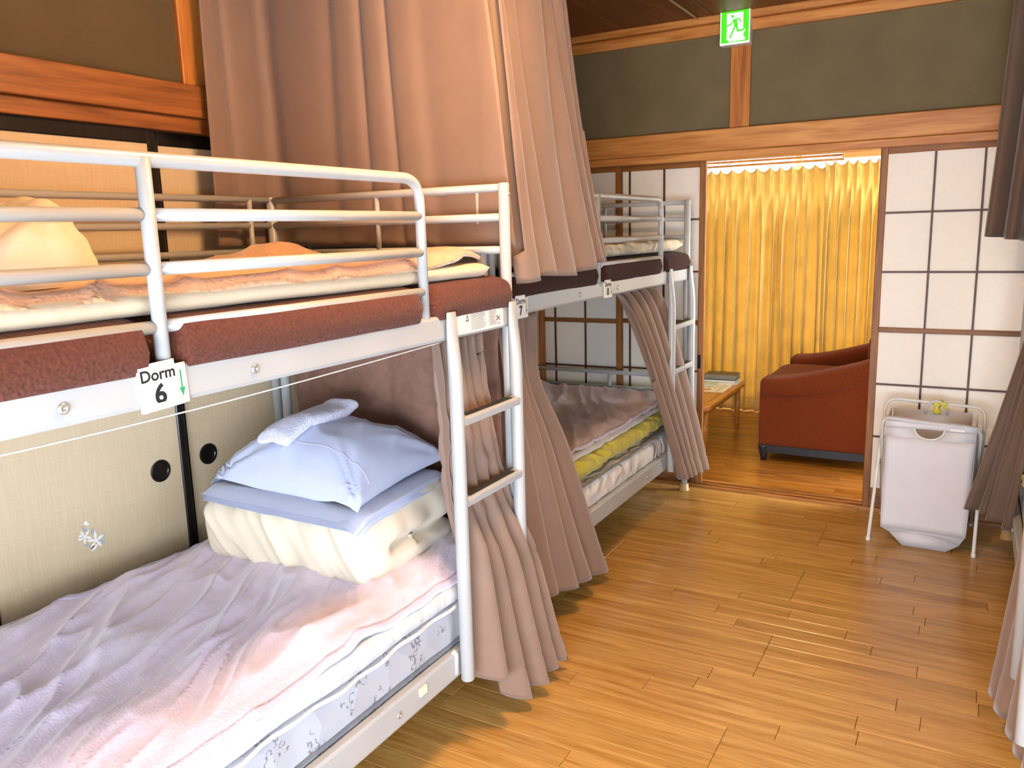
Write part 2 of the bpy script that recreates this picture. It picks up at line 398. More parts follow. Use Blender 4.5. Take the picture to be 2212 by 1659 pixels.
# back wall
wb = MB(); wb.box(XL-.12, XR+.1, YB+.012, YB+.11, ZN-.02, ZC+.05)
struct(wb.build('wall_back', 'olive_plaster', None, smooth=False), 'dark olive green plaster band above the paper screens')
struct(MB().box(1.53, XR+.1, YB+.012, YB+.11, 0, ZN).build('wall_back_side', 'cream_wall', None, smooth=False), 'plain wall behind the bunk at the photo edge')
timber('trim_7', 'hinoki_x', XL, XR, YB-.035, YB+.10, ZKB, ZN, 'wide timber rail above the paper screens')
timber('trim_8', 'hinoki_x', XL, XR, YB-.012, YB+.13, ZK, ZKB, 'grooved timber track over the paper screens')
timber('trim_9', 'hinoki_z', .058, .158, YB-.006, YB+.05, ZN, ZT, 'short timber post under the green exit sign')
timber('trim_10', 'hinoki_x', XL, XR, YB-.016, YB+.06, ZT, ZT+.052, 'lower timber moulding under the ceiling')
timber('trim_11', 'hinoki_x', XL, XR, YB-.05, YB+.06, ZT+.053, ZC, 'upper timber moulding against the ceiling')
timber('trim_12', 'hinoki_z', 1.425, 1.53, YB-.02, YB+.11, 0, ZN, 'upright post at the end of the paper screens')
timber('trim_13', 'hinoki_z', XL-.04, XL+.006, YB-.03, YB+.1, 0, ZN, 'corner post behind the second bunk bed')
# threshold with two grooves
sl = MB()
pr = [(2.194, 0), (2.194, .012), (2.214, .012), (2.214, .004), (2.238, .004), (2.238, .012), (2.256, .012), (2.256, .004), (2.28, .004), (2.28, .012), (2.315, .012), (2.315, 0)]
sl.prism([(XL, a, c) for a, c in pr], (2.56, 0, 0))
struct(sl.build('trim_14', 'sill_wood', None, smooth=False, bevel=.001), 'grooved wooden threshold of the doorway')

def shoji(idx, x0, x1, yf, label):
    r_ = sroot('door_%d' % idx, ((x0+x1)/2, yf+.015, .012), label)
    st = .033; z0, z1 = .006, ZK+.004; zt, zb = 1.733, .108
    for a in ((x0, x0+st), (x1-st, x1)): box('stile', 'shoji_wood_z', r_, a[0], a[1], yf, yf+.028, z0, z1, .002)
    box('top_rail', 'shoji_wood_x', r_, x0+st, x1-st, yf, yf+.028, zt, z1, .002)
    box('bottom_rail', 'shoji_wood_x', r_, x0+st, x1-st, yf, yf+.028, zb-.018, zb, .002)
    box('kick_board', 'shoji_wood_x', r_, x0+st, x1-st, yf+.006, yf+.02, z0, zb-.018, .001)
    box('middle_rail', 'shoji_wood_x', r_, x0+st, x1-st, yf, yf+.028, .897, .921, .002)
    zr = [zt, 1.463, 1.186, .921]; zr2 = [.897, .641, .376, zb]
    w_ = (x1-x0-2*st); xv = [x0+st+w_/3, x0+st+2*w_/3]; kw = .0042
    for zz in (1.463, 1.186, .641, .376): box('lattice_bar', 'kumiko_dark', r_, x0+st, x1-st, yf+.004, yf+.018, zz-kw, zz+kw, 0)
    for xx in xv:
        box('lattice_bar', 'kumiko_dark', r_, xx-kw, xx+kw, yf+.0045, yf+.0175, .921, zt, 0)
        box('lattice_bar', 'kumiko_dark', r_, xx-kw, xx+kw, yf+.0045, yf+.0175, zb, .897, 0)
    xc = [x0+st]+xv+[x1-st]
    for zs in (zr, zr2):
        for za, zb_ in zip(zs, zs[1:]):
            for a, c in zip(xc, xc[1:]):
                MB().box(a+.001, c-.001, yf+.0145, yf+.0165, zb_+.001, za-.001).build('paper_pane', 'shoji_paper', r_, smooth=False)
    return r_
shoji(7, -1.20+.02, -.532, 2.210, 'white paper lattice screen at the head of the second bunk bed')
d8 = shoji(8, -.731, -.073, 2.252, 'white paper lattice screen beside the open doorway, behind the second bunk')
shoji(9, .767, 1.425, 2.210, 'white paper lattice screen behind the laundry hamper')
box('finger_slot', 'black_lacquer', d8, -.104, -.086, 2.2505, 2.262, .66, .735, 0)

# ceiling boards
ce = MB().box(XL-.1, XR+.1, YN, YB+.1, ZC+.012, ZC+.06).build('ceiling', 'ceiling_wood', None, smooth=False)
struct(ce, 'dark stained board ceiling')
x = -.93 - .46
while x < XR:
    a, c = max(x, XL-.05), min(x+.455, XR+.05)
    MB().box(a, c-.003, YN, YB+.05, ZC, ZC+.012).build('ceiling_board', 'ceiling_wood', ce, smooth=False, bevel=.002, bseg=1)
    x += .457
# remaining walls out of view, with the window behind the camera
wr_ = MB(); wr_.box(XR, XR+.1, YN, -2.5, 0, ZC+.05); wr_.box(XR, XR+.1, -.22, YB+.1, 0, ZC+.05); wr_.box(XR, XR+.1, -2.5, -.22, 1.45, ZC+.05); wr_.box(XR, XR+.1, -2.5, -.22, 0, .1)
struct(wr_.build('wall_right', 'cream_wall', None, smooth=False), 'plain wall out of the frame')
w3 = sroot('window_3', (XR+.05, -1.36, .1), 'window out of the frame')
for a in (-2.5, -1.375, -.25): box('window_stile', 'hinoki_z', w3, XR+.03, XR+.07, a, a+.03, .1, 1.45)
for a in (.1, 1.42): box('window_rail', 'hinoki_y', w3, XR+.03, XR+.07, -2.47, -.25, a, a+.03)
wn = MB(); wn.box(XL-.1, .05, YN-.1, YN, 0, ZC+.05); wn.box(2.25, XR+.1, YN-.1, YN, 0, ZC+.05); wn.box(.05, 2.25, YN-.1, YN, 1.3, ZC+.05); wn.box(.05, 2.25, YN-.1, YN, 0, .1)
struct(wn.build('wall_near', 'cream_wall', None, smooth=False), 'wall with the window behind the viewer')
w1 = sroot('window_1', (1.15, YN-.05, .1), 'wide window behind the viewer')
for a in (.05, 1.135, 2.22): box('window_stile', 'hinoki_z', w1, a, a+.03, YN-.07, YN-.03, .1, 1.3)
for a in (.1, 1.27): box('window_rail', 'hinoki_x', w1, .08, 2.22, YN-.07, YN-.03, a, a+.03)

# ------------------------------------------------------------------ lounge shell
LYB = 4.36
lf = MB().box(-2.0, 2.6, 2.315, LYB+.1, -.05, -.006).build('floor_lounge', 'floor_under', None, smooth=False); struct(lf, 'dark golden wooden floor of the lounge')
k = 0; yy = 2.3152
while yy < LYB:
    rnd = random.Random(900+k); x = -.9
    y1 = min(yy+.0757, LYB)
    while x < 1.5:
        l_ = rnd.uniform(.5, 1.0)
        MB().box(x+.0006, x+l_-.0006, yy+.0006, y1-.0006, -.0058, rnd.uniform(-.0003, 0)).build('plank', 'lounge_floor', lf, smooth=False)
        x += l_
    yy += .0757; k += 1
lw = MB(); lw.box(-2.0, -1.2, LYB, LYB+.1, 0, 2.6); lw.box(1.2, 2.6, LYB, LYB+.1, 0, 2.6); lw.box(-1.2, 1.2, LYB, LYB+.1, 2.02, 2.6); lw.box(-1.2, 1.2, LYB, LYB+.1, 0, .10)
struct(lw.build('wall_lounge_back', 'cream_wall', None, smooth=False), 'lounge wall around the curtained window')
struct(MB().box(-2.1, -2.0, 2.3, LYB+.1, 0, 2.6).build('wall_lounge_left', 'cream_wall', None, smooth=False), 'lounge wall out of sight')
rw = MB(); rw.box(2.6, 2.7, 2.3, 2.6, 0, 2.6); rw.box(2.6, 2.7, 4.0, LYB+.1, 0, 2.6); rw.box(2.6, 2.7, 2.6, 4.0, 1.9, 2.6); rw.box(2.6, 2.7, 2.6, 4.0, 0, .45)
struct(rw.build('wall_lounge_right', 'cream_wall', None, smooth=False), 'unseen lounge wall with an opening for the added fill light')
struct(MB().box(-2.1, 2.7, 2.25, LYB+.1, 2.5, 2.6).build('ceiling_lounge', 'cream_wall', None, smooth=False), 'lounge ceiling')
w2 = sroot('window_2', (0, LYB+.05, 0), 'bright window behind the yellow curtain')
for a in (-1.2, -.02, 1.16): box('window_stile', 'white_plastic', w2, a, a+.04, LYB+.03, LYB+.07, .1, 2.02)
for a in (.10, 1.98): box('window_rail', 'white_plastic', w2, -1.16, 1.16, LYB+.03, LYB+.07, a, a+.04)
# timber head over the window and double curtain track
timber('trim_15', 'hinoki_x', -1.3, 1.3, LYB-.03, LYB, 1.99, 2.09, 'timber head above the lounge window')

# ------------------------------------------------------------------ bunk beds
BL, BW, BH = 2.04, .917, 1.562
ST = 'grey_steel'
def bunk(ox, oy, sx, label, cups=True, flip=False):
    """far front post at (ox,oy); bed runs towards -y; sx=-1: its depth lies towards -x"""
    R_ = root('bunk_bed', label, 'bunk bed', (ox + sx*-0 + sx*0, oy-BL/2, 0))
    def X(d): return ox - sx*d            # d: distance outward of the front plane (positive = into the aisle)
    def bx(name, d0, d1, y0, y1, z0, z1, mat=ST, bevel=.004, par=None): return box(name, mat, par or R_, X(d0), X(d1), oy+y0, oy+y1, z0, z1, bevel)
    def tb(name, pts, r, mat=ST, n=12, par=None, up=(0,0,1)): return MB().tube([(X(a), oy+y_, z_) for a, y_, z_ in pts], r, n, True, up).build(name, mat, par or R_)
    # posts
    for d in (0, -BW):
        for y_ in (0, -BL):
            zt = BH
            p_ = tb('post', [(d, y_, .0 if not cups else .012), (d, y_, zt-.004), (d, y_, zt)], [.0165, .0165, .0135], n=16)
            if cups:
                mb = MB(); rings = [[Vector((X(d)+rr*math.cos(2*PI*k/16), oy+y_+rr*math.sin(2*PI*k/16), zz)) for k in range(16)] for rr, zz in ((.030, 0), (.030, .004), (.026, .008), (.024, .036), (.021, .038))]
                mb.loft(rings); mb.build('foot_cup', 'amber_plastic', p_)
            else:
                tb('foot', [(d, y_, 0), (d, y_, .02)], .0185, 'white_plastic', 14, p_)
            if d == 0: tb('bolt', [(.0155, y_, BH-.03), (.0185, y_, BH-.03)], .005, 'bolt_metal', 10, p_)
    # side beams (front with rolled edges) and end beams, both levels
    for z0, z1 in ((1.153, 1.218), (.213, .292)):
        for d in (-.012, -BW-.012):
            mb = MB(); pr_ = [(.0, z0+.006), (.004, z0), (.024, z0), (.027, z0+.008), (.027, z1-.008), (.024, z1), (.004, z1), (.0, z1-.004)]
            mb.prism([(X(d+a), oy-.016, zz) for a, zz in pr_], (0, -(BL-.032), 0)); mb.build('side_beam', ST, R_, smooth=False, bevel=.003)
        for y_ in (0, -BL):
            bx('end_beam', -.016, -BW+.016, y_-.011, y_+.011, z0+.005, z1-.005)
        deck = bx('mattress_deck', -.02, -BW+.02, -.02, -BL+.02, z0+.02, z0+.028, bevel=0)
    # end rails
    for y_ in (0, -BL):
        for z_ in (1.549, 1.466, 1.373): tb('end_rail', [(-.012, y_, z_), (-BW+.012, y_, z_)], .0115)
        tb('end_upright', [(-.46, y_, 1.549), (-.46, y_, 1.373)], .0085)
        for z_ in (.633, .548): tb('end_rail', [(-.012, y_, z_), (-BW+.012, y_, z_)], .0115)
        tb('end_upright', [(-.44, y_, .633), (-.44, y_, .31)], .0095)
    # wall side rails
    for z_ in (1.552, 1.467, 1.382): tb('wall_rail', [(-BW, -.014, z_), (-BW, -BL+.014, z_)], .0105)
    for y_ in (-.10, -1.0, -1.9): tb('wall_rail_upright', [(-BW+.004, y_, 1.552), (-BW+.004, y_, 1.21)], .0085)
    # front guard rail
    g = .001
    F = (lambda v_: -BL-v_) if flip else (lambda v_: v_)
    path = arc_path([(g, F(-1.99), 1.19), (g, F(-1.99), 1.555), (g, F(-.412), 1.555), (g, F(-.412), 1.195)], .062, 8)
    tb('guard_rail', path, .0128, n=14)
    for z_, yn in ((1.467, -1.985), (1.379, -1.985), (1.283, -1.985)):
        for a, c in ((-.418, -1.165), (-1.179, -1.93)): tb('guard_bar', [(g, F(a), z_), (g, F(c), z_)], .0112, n=12)
    for y_ in (-1.172, -1.93): tb('guard_upright', [(g+.004, F(y_), 1.558), (g+.004, F(y_), 1.20)], .0125, n=12)
    # ladder
    LD = .034
    for y_ in (F(-.335), F(-.016)):
        prof = [(1.226, .004, .019), (1.222, .006, .0205), (1.19, .009, .021), (1.15, .0125, .021), (1.11, .016, .0205), (1.07, .018, .020), (1.02, .019, .0195), (.6, .019, .0195), (.206, .019, .0195), (.203, .017, .0175)]
        pth = [(LD - .006*sm(1.03, 1.19, z_), y_, z_) for z_, a, c in prof]
        MB().tube([(X(a), oy+yy_, z_) for a, yy_, z_ in pth], [(a, c) for z_, a, c in prof], 16, True, (1, 0, 0)).build('ladder_upright', ST, R_)
    for z_ in (.936, .714):
        rg = MB(); pr_ = [(-.016, z_-.012), (.016, z_-.012), (.018, z_+.008), (.010, z_+.013), (-.014, z_+.013)]
        rg.prism([(X(LD+a), oy+min(F(-.332), F(-.02)), zz) for a, zz in pr_], (0, .312, 0)); r1 = rg.build('ladder_rung', ST, R_, smooth=False, bevel=.003)
        gp = MB(); gp.box(min(X(LD-.013), X(LD+.008)), max(X(LD-.013), X(LD+.008)), oy+min(F(-.3), F(-.055)), oy+max(F(-.3), F(-.055)), z_+.013, z_+.0155); gp.build('grip_strip', 'black_rubber', r1, smooth=False)
    # bolts on the beams, plastic clip, wire of the mattress deck
    for y_, z_ in ((-.985, 1.182), (-1.36, 1.182), (-.62, .25), (-1.5, .25)):
        n = 12; mb = MB(); c = Vector((X(.015), oy+y_, z_)); ex = Vector((-sx, 0, 0))
        rings = [[c + ex*h + Vector((0, rr*math.cos(2*PI*k/n), rr*math.sin(2*PI*k/n))) for k in range(n)] for rr, h in ((.0095, 0), (.0095, .0022), (.007, .004), (.0035, .004), (.003, .002))]
        mb.loft(rings); mb.build('bolt', 'bolt_metal', R_)
    return R_, X
bed1, X1 = bunk(0, 0, -1, 'grey metal bunk bed with the lilac blanket below, nearest the viewer', cups=False)
bed2, X2 = bunk(-.128, 2.118, -1, 'grey metal bunk bed by the paper screens, with the olive futon below')
bed3, X3 = bunk(1.394, 2.047, 1, 'grey metal bunk bed cut off by the photo edge, behind the laundry hamper', flip=True)
# beam details of the near bed
box('clip', 'paper_cream', bed1, .0145, .020, -.535, -.505, .252, .275, .001)
br = MB().tube([(.006, -.365, .225), (.012, -.36, .23), (.013, -.36, .285), (.006, -.366, .296)], .009, 8); br.build('beam_bracket', ST, bed1)
lb = MB().box(.0150, .0156, -.296, -.050, 1.160, 1.214).build('warning_label', 'shoji_tape', bed1, smooth=False)
pr_ = MB()
def ybar(mb, y0, y1, z, h, x=.0158): mb.quad((x, y0, z), (x, y1, z), (x, y1, z+h), (x, y0, z+h))
rr = random.Random(3)
for k in range(16): ybar(pr_, -.222, -.222+rr.uniform(.06, .085), 1.208-k*.0028, .0011)
for k in range(15): ybar(pr_, -.128, -.128+rr.uniform(.025, .045), 1.208-k*.0028, .0011)
ybar(pr_, -.226, -.2252, 1.162, .050); ybar(pr_, -.132, -.1312, 1.162, .050)
for k in range(3): ybar(pr_, -.086, -.066, 1.172-k*.003, .001)
pr_.build('fine_print', 'ink_grey', lb, smooth=False)
ic = MB(); x_ = .0158
for a, c in (((-.248, 1.193), (-.241, 1.208)), ((-.241, 1.208), (-.234, 1.193)), ((-.234, 1.193), (-.248, 1.193)), ((-.086, 1.178), (-.068, 1.192)), ((-.086, 1.192), (-.068, 1.178)), ((-.086, 1.178), (-.086, 1.192))):
    a, c = Vector((x_, *a)), Vector((x_, *c)); d = (c-a).normalized(); n_ = Vector((0, -d.z, d.y))*.0012
    ic.quad(a-n_, c-n_, c+n_, a+n_)
ic.build('warning_icons', 'ink_black', lb, smooth=False)

# room tags on the bed beams
def room_tag(num, y, z, x, label, k=1.0, tilt=.05):
    R_ = root('room_tag', label, 'tag', (x, y, z-.045*k), 'dorm number tags on the bunk beams')
    rt = Vector((0, math.cos(tilt), math.sin(tilt))); up = Vector((0, -math.sin(tilt), math.cos(tilt)))
    def P(u_, w_, d): return Vector((x+d, y, z)) + rt*u_*k + up*w_*k
    def card(name, u0, u1, w0, w1, d0, d1, mat, parent):
        mb = MB(); mb.prism([P(u0, w0, d0), P(u1, w0, d0), P(u1, w1, d0), P(u0, w1, d0)], (d1-d0, 0, 0)); return mb.build(name, mat, parent, smooth=False, bevel=.001)
    bk = card('backing_card', -.036, .058, -.04, .03, 0, .004, 'paper_cream', R_)
    fr = card('number_card', -.034, .036, -.034, .040, .0042, .0055, 'paper_white', R_)
    text_mesh('Dorm', .0275*k, P(.001, .019, .0056), rt, up, bold=.0006).build('lettering', 'ink_black', fr, smooth=False)
    text_mesh(num, .046*k, P(.001, -.015, .0056), rt, up, bold=.0014).build('lettering', 'ink_black', fr, smooth=False)
    sl_ = card('sleeve_lip', -.035, .045, -.040, -.028, .0058, .0066, 'shoji_tape', R_)
    ar = MB(); ar.poly([P(.0445, .018, .0043), P(.0475, .018, .0043), P(.0475, -.012, .0043), P(.052, -.012, .0043), P(.046, -.028, .0043), P(.040, -.012, .0043), P(.0445, -.012, .0043)][::-1])
    ar.build('down_arrow', 'ink_green', bk, smooth=False)
    return R_
room_tag('6', -1.198, 1.188, .0150, 'white Dorm 6 tag on the beam of the near bunk bed')
room_tag('7', .275, 1.180, -.128+.0150, 'white Dorm 7 tag on the second bunk, beside the near ladder', .95, 0)
room_tag('8', 1.010, 1.186, -.128+.0150, 'white Dorm 8 tag on the second bunk, toward the paper screens', .9, 0)
# cord under the near beam
cp = []
for k in range(41):
    t = k/40; cp.append((-.001+.004*t, -2.0+1.66*t, 1.1495-.024*math.sin(PI*min(1, t*1.0))*(1-.35*t)))
MB().tube(cp, .0016, 6).build('cord', 'white_plastic', bed1)

# ------------------------------------------------------------------ mattresses and bedding
def mattress(name, mat, label, X, ya, yb, d_in, d_out, z0, z1, pinch=(), bul=0.0, group=None, rad=.03, piping=None):
    """cross-section swept along y; the aisle side bulges between the guard-rail uprights"""
    mb = MB(); ny = 150; prof = []
    zc = (z0+z1)/2; hz = (z1-z0)/2; n = 40
    rings = []
    for j in range(ny+1):
        y_ = ya + (yb-ya)*j/ny
        e = min(abs(y_-ya), abs(y_-yb)); t = min(1, e/rad); inset = rad*(1-math.sqrt(max(0, 1-(1-t)**2)))
        pf = 1.0
        for p_ in pinch:
            pf = min(pf, sm(.010, .042, abs(y_-p_)))
        ring = []
        for k in range(n):
            a = 2*PI*k/n; ca, sa = math.cos(a), math.sin(a)
            sq = lambda v_: math.copysign(abs(v_)**.32, v_)
            u_ = sq(ca); w_ = sq(sa)
            d0, d1 = d_in+inset, d_out-inset
            d = (d0+d1)/2 + (d1-d0)/2*u_
            zz = zc + (hz-inset*.6)*w_
            if u_ > .3:
                f_ = (u_-.3)/.7
                d += f_*(bul*max(0, 1-abs(w_)**1.6) - (.05)*(1-pf))
            d += .002*nz(y_*7, a*1.3, 4)
            zz += .003*nz(y_*3, d*4, 9)
            ring.append(Vector((X(d), y_, zz)))
        rings.append(ring)
    mb.loft(rings); o = mb.build(name, mat, None)
    tag(o, label, 'mattress', group)
    if piping:
        for zz in piping[1]:
            MB().tube([(X(d_out-.001), y_, zz+.001*math.sin(y_*40)) for y_ in [ya-.03+(yb-ya+.06)*k/30 for k in range(31)]], .006, 6).build('piping', piping[0], o)
    return o
def bedlocal(X, oy): return X, oy
# upper mattresses
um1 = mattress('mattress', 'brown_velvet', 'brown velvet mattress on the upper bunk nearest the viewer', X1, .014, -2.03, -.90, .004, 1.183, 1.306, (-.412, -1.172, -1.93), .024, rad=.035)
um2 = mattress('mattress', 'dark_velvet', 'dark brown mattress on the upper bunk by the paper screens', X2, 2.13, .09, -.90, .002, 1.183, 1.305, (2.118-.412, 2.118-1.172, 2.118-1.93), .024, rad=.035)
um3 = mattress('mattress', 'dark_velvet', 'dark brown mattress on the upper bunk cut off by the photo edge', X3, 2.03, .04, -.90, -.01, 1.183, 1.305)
lm1 = mattress('mattress', 'floral_ticking', 'white mattress with grey botanical print on the near lower bunk', X1, -.025, -2.02, -.893, -.014, .243, .428, piping=('grey_ticking', (.300,)))
lm2 = mattress('mattress', 'quilt_ticking', 'pale quilted mattress under the olive futon', X2, 2.095, .10, -.893, -.014, .243, .402, piping=('grey_ticking', (.396,)))
lm3 = mattress('mattress', 'quilt_ticking', 'pale mattress on the lower bunk behind the laundry hamper', X3, 2.02, .03, -.893, -.014, .243, .402, piping=('grey_ticking', (.396,)))

def blanket(name, mat, label, cat, X, d0, d1, y0, y1, zf, nu, nv, drop=None, thick=.006, hem=None, group=None, edgef=None):
    """zf(d,y)->z ; drop(d)->extra"""
    mb = MB()
    def fn(u_, v_):
        y_ = y0 + (y1-y0)*v_
        dd0 = d0; dd1 = d1 + (edgef(y_) if edgef else 0)
        d = dd0 + (dd1-dd0)*u_
        return Vector((X(d), y_, zf(d, y_)))
    mb.grid(fn, nu, nv); o = mb.build(name, mat, None, solid=thick); tag(o, label, cat, group)
    if hem:
        for which in hem[1]:
            hb = MB()
            if which == 'front':
                hb.grid(lambda u_, v_: (lambda q: Vector((q.x, q.y, q.z+.0042)))(fn(1-.022*(1-u_), v_)), 4, nv)
            elif which == 'back': hb.grid(lambda u_, v_: (lambda q: Vector((q.x, q.y, q.z+.0042)))(fn(.022*u_, v_)), 4, nv)
            hb.build('hem', hem[0], o, solid=.002)
    return o
# --- near lower bunk: quilted pad, lilac fleece
def pad_z(d, y_):
    puff = .004*math.cos(y_*95+3*nz(y_*5, d*3)) if abs(d+.45) > .40 else .003
    zz = .472 + .003*nz(y_*3, d*4) + puff
    return zz
def pad_build(X, oy, label, mat, zt, zb, y0, y1, dout, group=None, wav=.012, rib=1.0, cat='mattress pad', din=-.905):
    mb = MB(); ny = 360; rings = []
    n = 26
    for j in range(ny+1):
        y_ = y0 + (y1-y0)*j/ny
        e = min(abs(y_-y0), abs(y_-y1)); t = min(1, e/.03); sq = math.sqrt(max(.02, 1-(1-t)**2))
        wv = wav*nz(y_*3.1, 2.2, oy) + wav*.5*nz(y_*7.7, 5.1, oy)
        rb = rib*(.0026*nz(y_*34, 1.7) + .0022*nz(y_*75, 3))
        prof = []
        ztop, zbot = zt, zb + wv
        h = (ztop-zbot)
        # closed outline: top from inner to outer, rounded outer edge down to hem, back underneath
        m_ = 10
        for k in range(m_): prof.append((din+.02 + (dout-.03-din-.02)*k/(m_-1), ztop + (rb*.6 if k in (0, m_-1) else 0)))
        for k in range(1, 7):
            a = PI/2*(1-k/6*2); prof.append((dout-.03 + (.03+rb)*math.cos(a), ztop-h/2 + (h/2)*math.sin(a)))
        prof += [(dout-.045, zbot+.002), (dout-.06, ztop-.022)]
        prof += [(din+.03, ztop-.022), (din+.005, ztop-.03), (din, ztop-.016), (din+.006, ztop-.004+rb*.5)]
        zc = sum(p_[1] for p_ in prof)/len(prof)
        rings.append([Vector((X(a), y_, (ztop-.012)+(zz-(ztop-.012))*sq)) for a, zz in prof])
    mb.loft(rings); o = mb.build('mattress_pad', mat, None); tag(o, label, cat, group); return o
pad1 = pad_build(X1, 0, 'white quilted mattress pad on the near lower bunk', 'white_quilt', .476, .418, -.03, -2.0, .006)
hm = MB().tube([(X1(.006+.004*math.sin(k*.7)), -.05-1.94*k/120, .4185+.012*nz((-.05-1.94*k/120)*3.1, 2.2, 0)+.006*nz((-.05-1.94*k/120)*7.7, 5.1, 0)) for k in range(121)], .0055, 6).build('binding', 'white_quilt', pad1)
def lil_z(d, y_):
    # diagonal drag wrinkles
    a = .42; p_ = d*math.cos(a)+y_*math.sin(a); q = -d*math.sin(a)+y_*math.cos(a)
    w_ = sm(-.92, -.8, d)*(1-.55*sm(-.12, -.0, d))
    h = .013*max(0, ridge(p_*7.5+.6*nz(q*2, p_*3), q*1.5, 3))**2 + .007*max(0, ridge(p_*17+nz(q*3, p_*5), q*3.0, 7))**2.2 + .005*nz(d*4, y_*4, 2)
    h += .012*math.exp(-((d+.12+.06*(y_+.6))/.02)**2)*math.exp(-((y_+.72)/.13)**2)
    base = .4845 + .002*nz(y_*10, d*10)
    edge = -.016*sm(-.05, .006, d)
    return base + h*w_*1.7 + edge
lil = blanket('fleece_blanket', 'lilac_fleece', 'pale lilac fleece blanket spread over the near lower bunk', 'blanket', X1, -.862, -.006, -1.99, -.04, lil_z, 130, 280, thick=.006,
              hem=('lilac_hem', ('front', 'back')), edgef=lambda y_: .010*nz(y_*4, 8)+.004*nz(y_*11, 3)-.012*math.exp(-((y_+.69)/.05)**2))

# --- folded cream duvet
def duvet_fold(label, cx, cy, ang, w, dep, zb, h, mat, seed=0, wr=.010, name='folded_duvet'):
    """duvet folded in half: rounded front fold, layer groove running round the open ends"""
    mb = MB(); ca, sa = math.cos(ang), math.sin(ang)
    sq = lambda q, e: math.copysign(abs(q)**e, q)
    def fn(u_, v_):
        v2 = .5-.5*math.cos(PI*v_); x = -w/2 + w*v2; a = 2*PI*u_
        e = min(v2, 1-v2)*w; et = min(1, e/.055); r_ = math.sqrt(max(0, 1-(1-et)**2))
        cy_, cz_ = sq(math.cos(a), .42), sq(math.sin(a), .62)
        y_ = dep/2 - dep/2*cy_*(.80+.20*r_)*(1 if r_ > .999 else max(r_, 0)**.35)
        z_ = h/2 + h/2*cz_*r_
        end = math.copysign(1, v2-.5)
        g = math.exp(-((z_-h*.46-.012*math.sin(y_*9))/.017)**2)
        x -= end*.034*g*sm(.07, .12, y_)*(1-.3*r_)
        x += end*(.012*nz(y_*12, z_*14, seed+5)*(1-.5*r_) + .010*nz(y_*4, z_*5, seed))
        top = max(0, cz_)
        rr_ = ridge(x*6+z_*5+seed, y_*2.2, z_*3+seed)
        d1 = wr*max(0, rr_)**3 + wr*.8*nz(x*9+seed, y_*5, z_*6) + wr*.55*ridge(x*15+z_*11, y_*6, seed) + wr*.5*ridge(y_*16+z_*9, x*5, seed)*(1-r_)
        y_ -= d1*.8*cy_*r_; z_ += d1*.7*cz_*r_
        if cy_ < 0: y_ -= .03*math.exp(-((z_-h*.46)/.02)**2)
        z_ = max(.0, z_ - .010*(1-top)*(0))
        return Vector((cx + x*ca - y_*sa, cy + x*sa + y_*ca, zb + z_))
    mb.grid(fn, 256, 100, wrap_u=True)
    o = mb.build(name, mat, None); tag(o, label, 'duvet'); return o
duv = duvet_fold('thick cream duvet folded under the pillow on the near lower bunk', -.472, -.500, .03, .655, .45, .472, .205, 'duvet_cream', 1, .019)
# --- folded sheets
def folded_layers(name, label, cat, pts, z0, layers, th, mat, group=None, seed=0):
    R_ = root(name, label, cat, (sum(p_[0] for p_ in pts)/4, sum(p_[1] for p_ in pts)/4, z0), group)
    for k in range(layers):
        rnd = random.Random(seed+k); jit = [(rnd.uniform(-.012, .012), rnd.uniform(-.012, .012)) for _ in range(4)]
        P_ = [Vector((p_[0]+j_[0], p_[1]+j_[1], 0)) for p_, j_ in zip(pts, jit)]
        mb = MB(); nu = 46; nvv = 20
        def surf(u_, v_, top):
            p_ = P_[0]*(1-u_)*(1-v_)+P_[1]*u_*(1-v_)+P_[2]*u_*v_+P_[3]*(1-u_)*v_
            e = min(u_, 1-u_, v_, 1-v_); r_ = math.sqrt(max(0, min(1, e/.03)*(2-min(1, e/.03))))
            sag = -.016*(1-sm(0, .12, v_)) - .012*(1-sm(0, .06, 1-u_))
            zz = z0 + th*(k+.5) + (th*.48*r_ if top else -th*.48*r_) + sag + .003*nz(p_.x*12, p_.y*12, k+seed)
            return Vector((p_.x, p_.y, zz))
        def fn(u_, v_):
            return surf(u_*2, v_, True) if u_ <= .5 else surf(2-u_*2, v_, False)
        mb.grid(fn, nu*2, nvv, wrap_u=True); mb.build('layer', mat, R_)
    return R_
folded_layers('folded_sheets', 'pale blue folded bed sheets between pillow and cream duvet', 'sheets', [(-.765, -.525), (-.158, -.535), (-.19, -.06), (-.77, -.06)], .680, 3, .0085, 'blue_sheet', seed=11)
